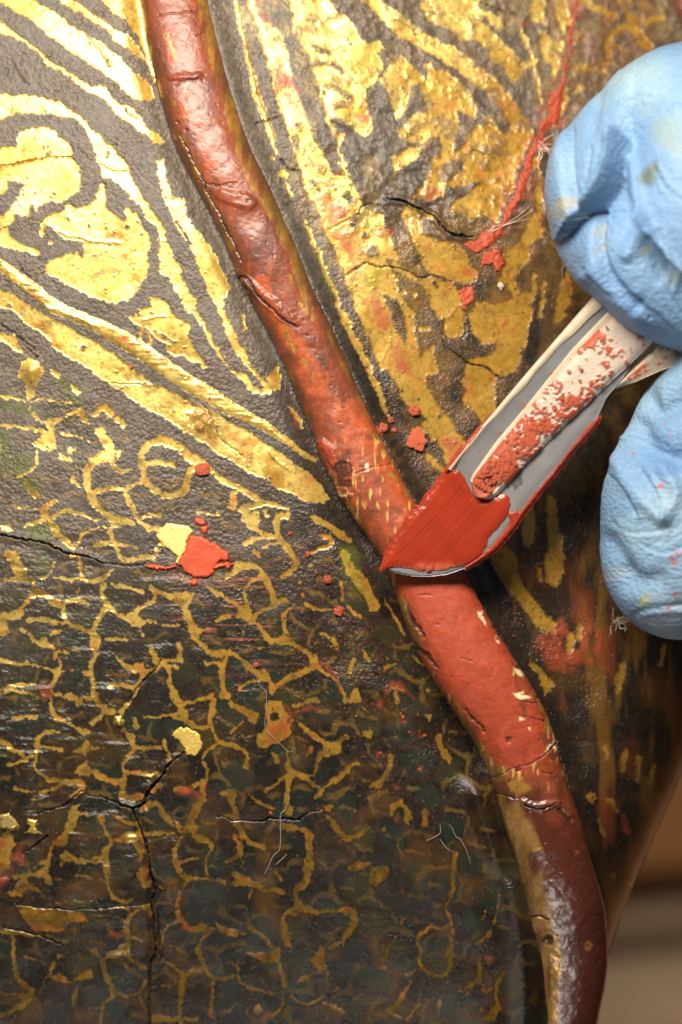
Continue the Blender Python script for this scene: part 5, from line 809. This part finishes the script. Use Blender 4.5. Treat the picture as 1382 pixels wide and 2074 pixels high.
dsp += crease([(1265,870),(1245,905),(1250,935),(1300,1010),(1345,1050)], -.06, 16); dsp += crease([(1290,860),(1320,905),(1382,930)], .10, 24); dsp += crease([(1300,790),(1330,830),(1382,810)], .10, 22); dsp += crease([(1340,940),(1370,1000),(1345,1050)], -.04, 14)
dsp += crease([(1230,1095),(1250,1130),(1262,1180)], .06, 22); dsp += crease([(1268,1160),(1300,1180),(1330,1175)], .06, 24); dsp += crease([(1275,1262),(1300,1244),(1340,1236),(1400,1234)], -.03, 7, .0); dsp += crease([(1282,1256),(1310,1238),(1400,1228)], .035, 8)
seen = gx < 1440
def vn(fn): return np.array([fn(p) if q else 0.0 for p, q in zip(v, seen)])
for ps in [[(1150,250),(1190,190),(1245,140)],[(1185,545),(1240,590),(1310,630),(1382,690)],[(1320,330),(1350,380),(1390,410)],[(1260,200),(1300,190),(1360,210)],[(1335,470),(1352,540),(1350,600)],[(1170,450),(1215,440),(1262,452)],[(1195,300),(1185,350),(1170,395)],[(1310,560),(1345,610),(1382,650)],[(1232,960),(1262,985),(1290,1040)],[(1256,880),(1300,880),(1350,900)],[(1240,1060),(1280,1080),(1340,1075)],[(1300,950),(1330,1000),(1340,1050)],[(1310,1110),(1350,1120),(1400,1100)]]: dsp += crease(ps, .022, 5); dsp += crease([(a_ + 9, b_ + 5) for a_, b_ in ps], -.018, 8)
pts_n = vn(lambda p: mnoise.noise(Vector(p) * 1.6)); pts_n2 = vn(lambda p: mnoise.noise(Vector((p[0] * 5, p[1] * 9, p[2] * 5))))
dsp = dsp * front + .022 * pts_n + .006 * pts_n2
v2 = v + nn_ * dsp[:, None]; gm.vertices.foreach_set("co", v2.astype(np.float32).ravel())
gc = np.zeros((nv, 3)) + np.array([.125, .24, .43])
pw = vn(lambda p: mnoise.noise(Vector(p) * 1.1 + Vector((9, 2, 1))))
gc += (np.array([.23, .36, .47]) - gc) * (np.clip(.35 + pw * .9, 0, .8))[:, None]
def stain(x, y, r, c_, a_, n_=1):
    global gc
    d = np.hypot(gx - x, (gy - y)) / r + .6 * pts_n2; t = np.clip(1.3 - d, 0, 1) * a_; gc = gc + (np.array(c_) - gc) * t[:, None]
for x_, y_, r_, c_, a_ in [(1308,350,22,(.10,.13,.07),.9),(1322,338,14,(.13,.15,.08),.8),(1128,428,20,(.30,.26,.10),.6),(1150,410,14,(.32,.27,.12),.6),(1190,480,16,(.27,.25,.10),.5),(1208,508,16,(.27,.25,.10),.5),(1345,260,40,(.24,.30,.22),.5),(1382,300,30,(.28,.30,.20),.5),(1290,160,60,(.28,.38,.40),.5),(1300,1080,40,(.36,.50,.45),.3),(1303,1220,14,(.38,.40,.12),.7),(1200,170,40,(.26,.44,.52),.5),(1350,585,14,(.25,.27,.15),.5),(1285,520,8,(.25,.24,.12),.7),(1238,1165,20,(.35,.40,.40),.4),(1355,1030,60,(.30,.42,.48),.6),(1345,1266,46,(.36,.43,.50),.7)]: stain(x_, y_, r_, c_, a_)
for x_, y_, r_ in [(1366,1140,8),(1333,1160,4),(1349,1159,3),(1347,1185,4),(1368,1204,5),(1354,1232,5),(1340,985,6),(1360,1035,3),(1282,917,2.5),(1252,930,3),(1345,857,2.5),(1355,882,2.5),(1372,1120,6),(1361,1128,5)]: stain(x_, y_, r_, (.42, .055, .03), .9)
set_col(gm, "paint", np.clip(gc, 0, 1).astype(np.float32))
M_glove, nt, b, L = mat("blue_nitrile"); a = nt.nodes.new("ShaderNodeAttribute"); a.attribute_name = "paint"; L.new(a.outputs["Color"], b.inputs["Base Color"])
b.inputs["Roughness"].default_value = .48; b.inputs["Subsurface Weight"].default_value = .08; b.inputs["Subsurface Radius"].default_value = (.06, .08, .12); b.inputs["Specular IOR Level"].default_value = .4
bp, nz = noise_bump(nt, b, 21, .75, .03, 2, .5, vec_scale=(1, 1.6, 1)); noise_bump(nt, b, 60, .25, .01, 3, .6, prev=bp)
gm.materials.clear(); glove = link("glove", gm, M_glove, hand)
gm.polygons.foreach_set("use_smooth", np.ones(len(gm.polygons), bool))
tag(hand)

# ------------------------------------------------------------------ background far below
M_wood, nt, b, L = mat("brown_wood"); tc = nt.nodes.new("ShaderNodeTexCoord"); mp = nt.nodes.new("ShaderNodeMapping"); mp.inputs["Scale"].default_value = (.25, 2.0, 1); wv = nt.nodes.new("ShaderNodeTexNoise"); wv.inputs["Scale"].default_value = 1.2; wv.inputs["Detail"].default_value = 6
rp = nt.nodes.new("ShaderNodeValToRGB"); rp.color_ramp.elements[0].color = (.20, .075, .020, 1); rp.color_ramp.elements[1].color = (.34, .15, .045, 1); L.new(tc.outputs["Object"], mp.inputs[0]); L.new(mp.outputs[0], wv.inputs["Vector"]); L.new(wv.outputs[0], rp.inputs[0]); L.new(rp.outputs[0], b.inputs["Base Color"]); b.inputs["Roughness"].default_value = .5
def box(name, x0, x1, y0, y1, z0, z1, matl, bev=.15, parent=None):
    bm = bmesh.new(); bmesh.ops.create_cube(bm, size=1)
    for v_ in bm.verts: v_.co = Vector(((x0 + x1) / 2 + v_.co.x * (x1 - x0), (y0 + y1) / 2 + v_.co.y * (y1 - y0), (z0 + z1) / 2 + v_.co.z * (z1 - z0)))
    bmesh.ops.bevel(bm, geom=bm.edges[:], offset=bev, segments=3, affect='EDGES'); me = bpy.data.meshes.new(name); bm.to_mesh(me); bm.free()
    return link(name, me, matl, parent)
tag(box("table", -40, 40, -40, 40, -25, -22, M_wood, .3), kind="structure")
M_pad = simple("grey_beige_foam", (.40, .31, .23), .9, bump=(3, .4, .1), var=(.6, (.32, .24, .17)))
xq, yq, _ = unproj(1330, 1850, -20.0); _, yq2, _ = unproj(1330, 2030, -20.0)
pad = box("foam_pad", -5, 5, -.75, .75, -.6, .6, M_pad, .5); pad.location = (xq + 3.4, (yq + yq2) / 2 + .1, -21.38); pad.rotation_euler = (0, 0, math.radians(6))
tag(pad, "blurred grey beige foam pad on the brown table beyond the object's lower right edge", "foam pad")
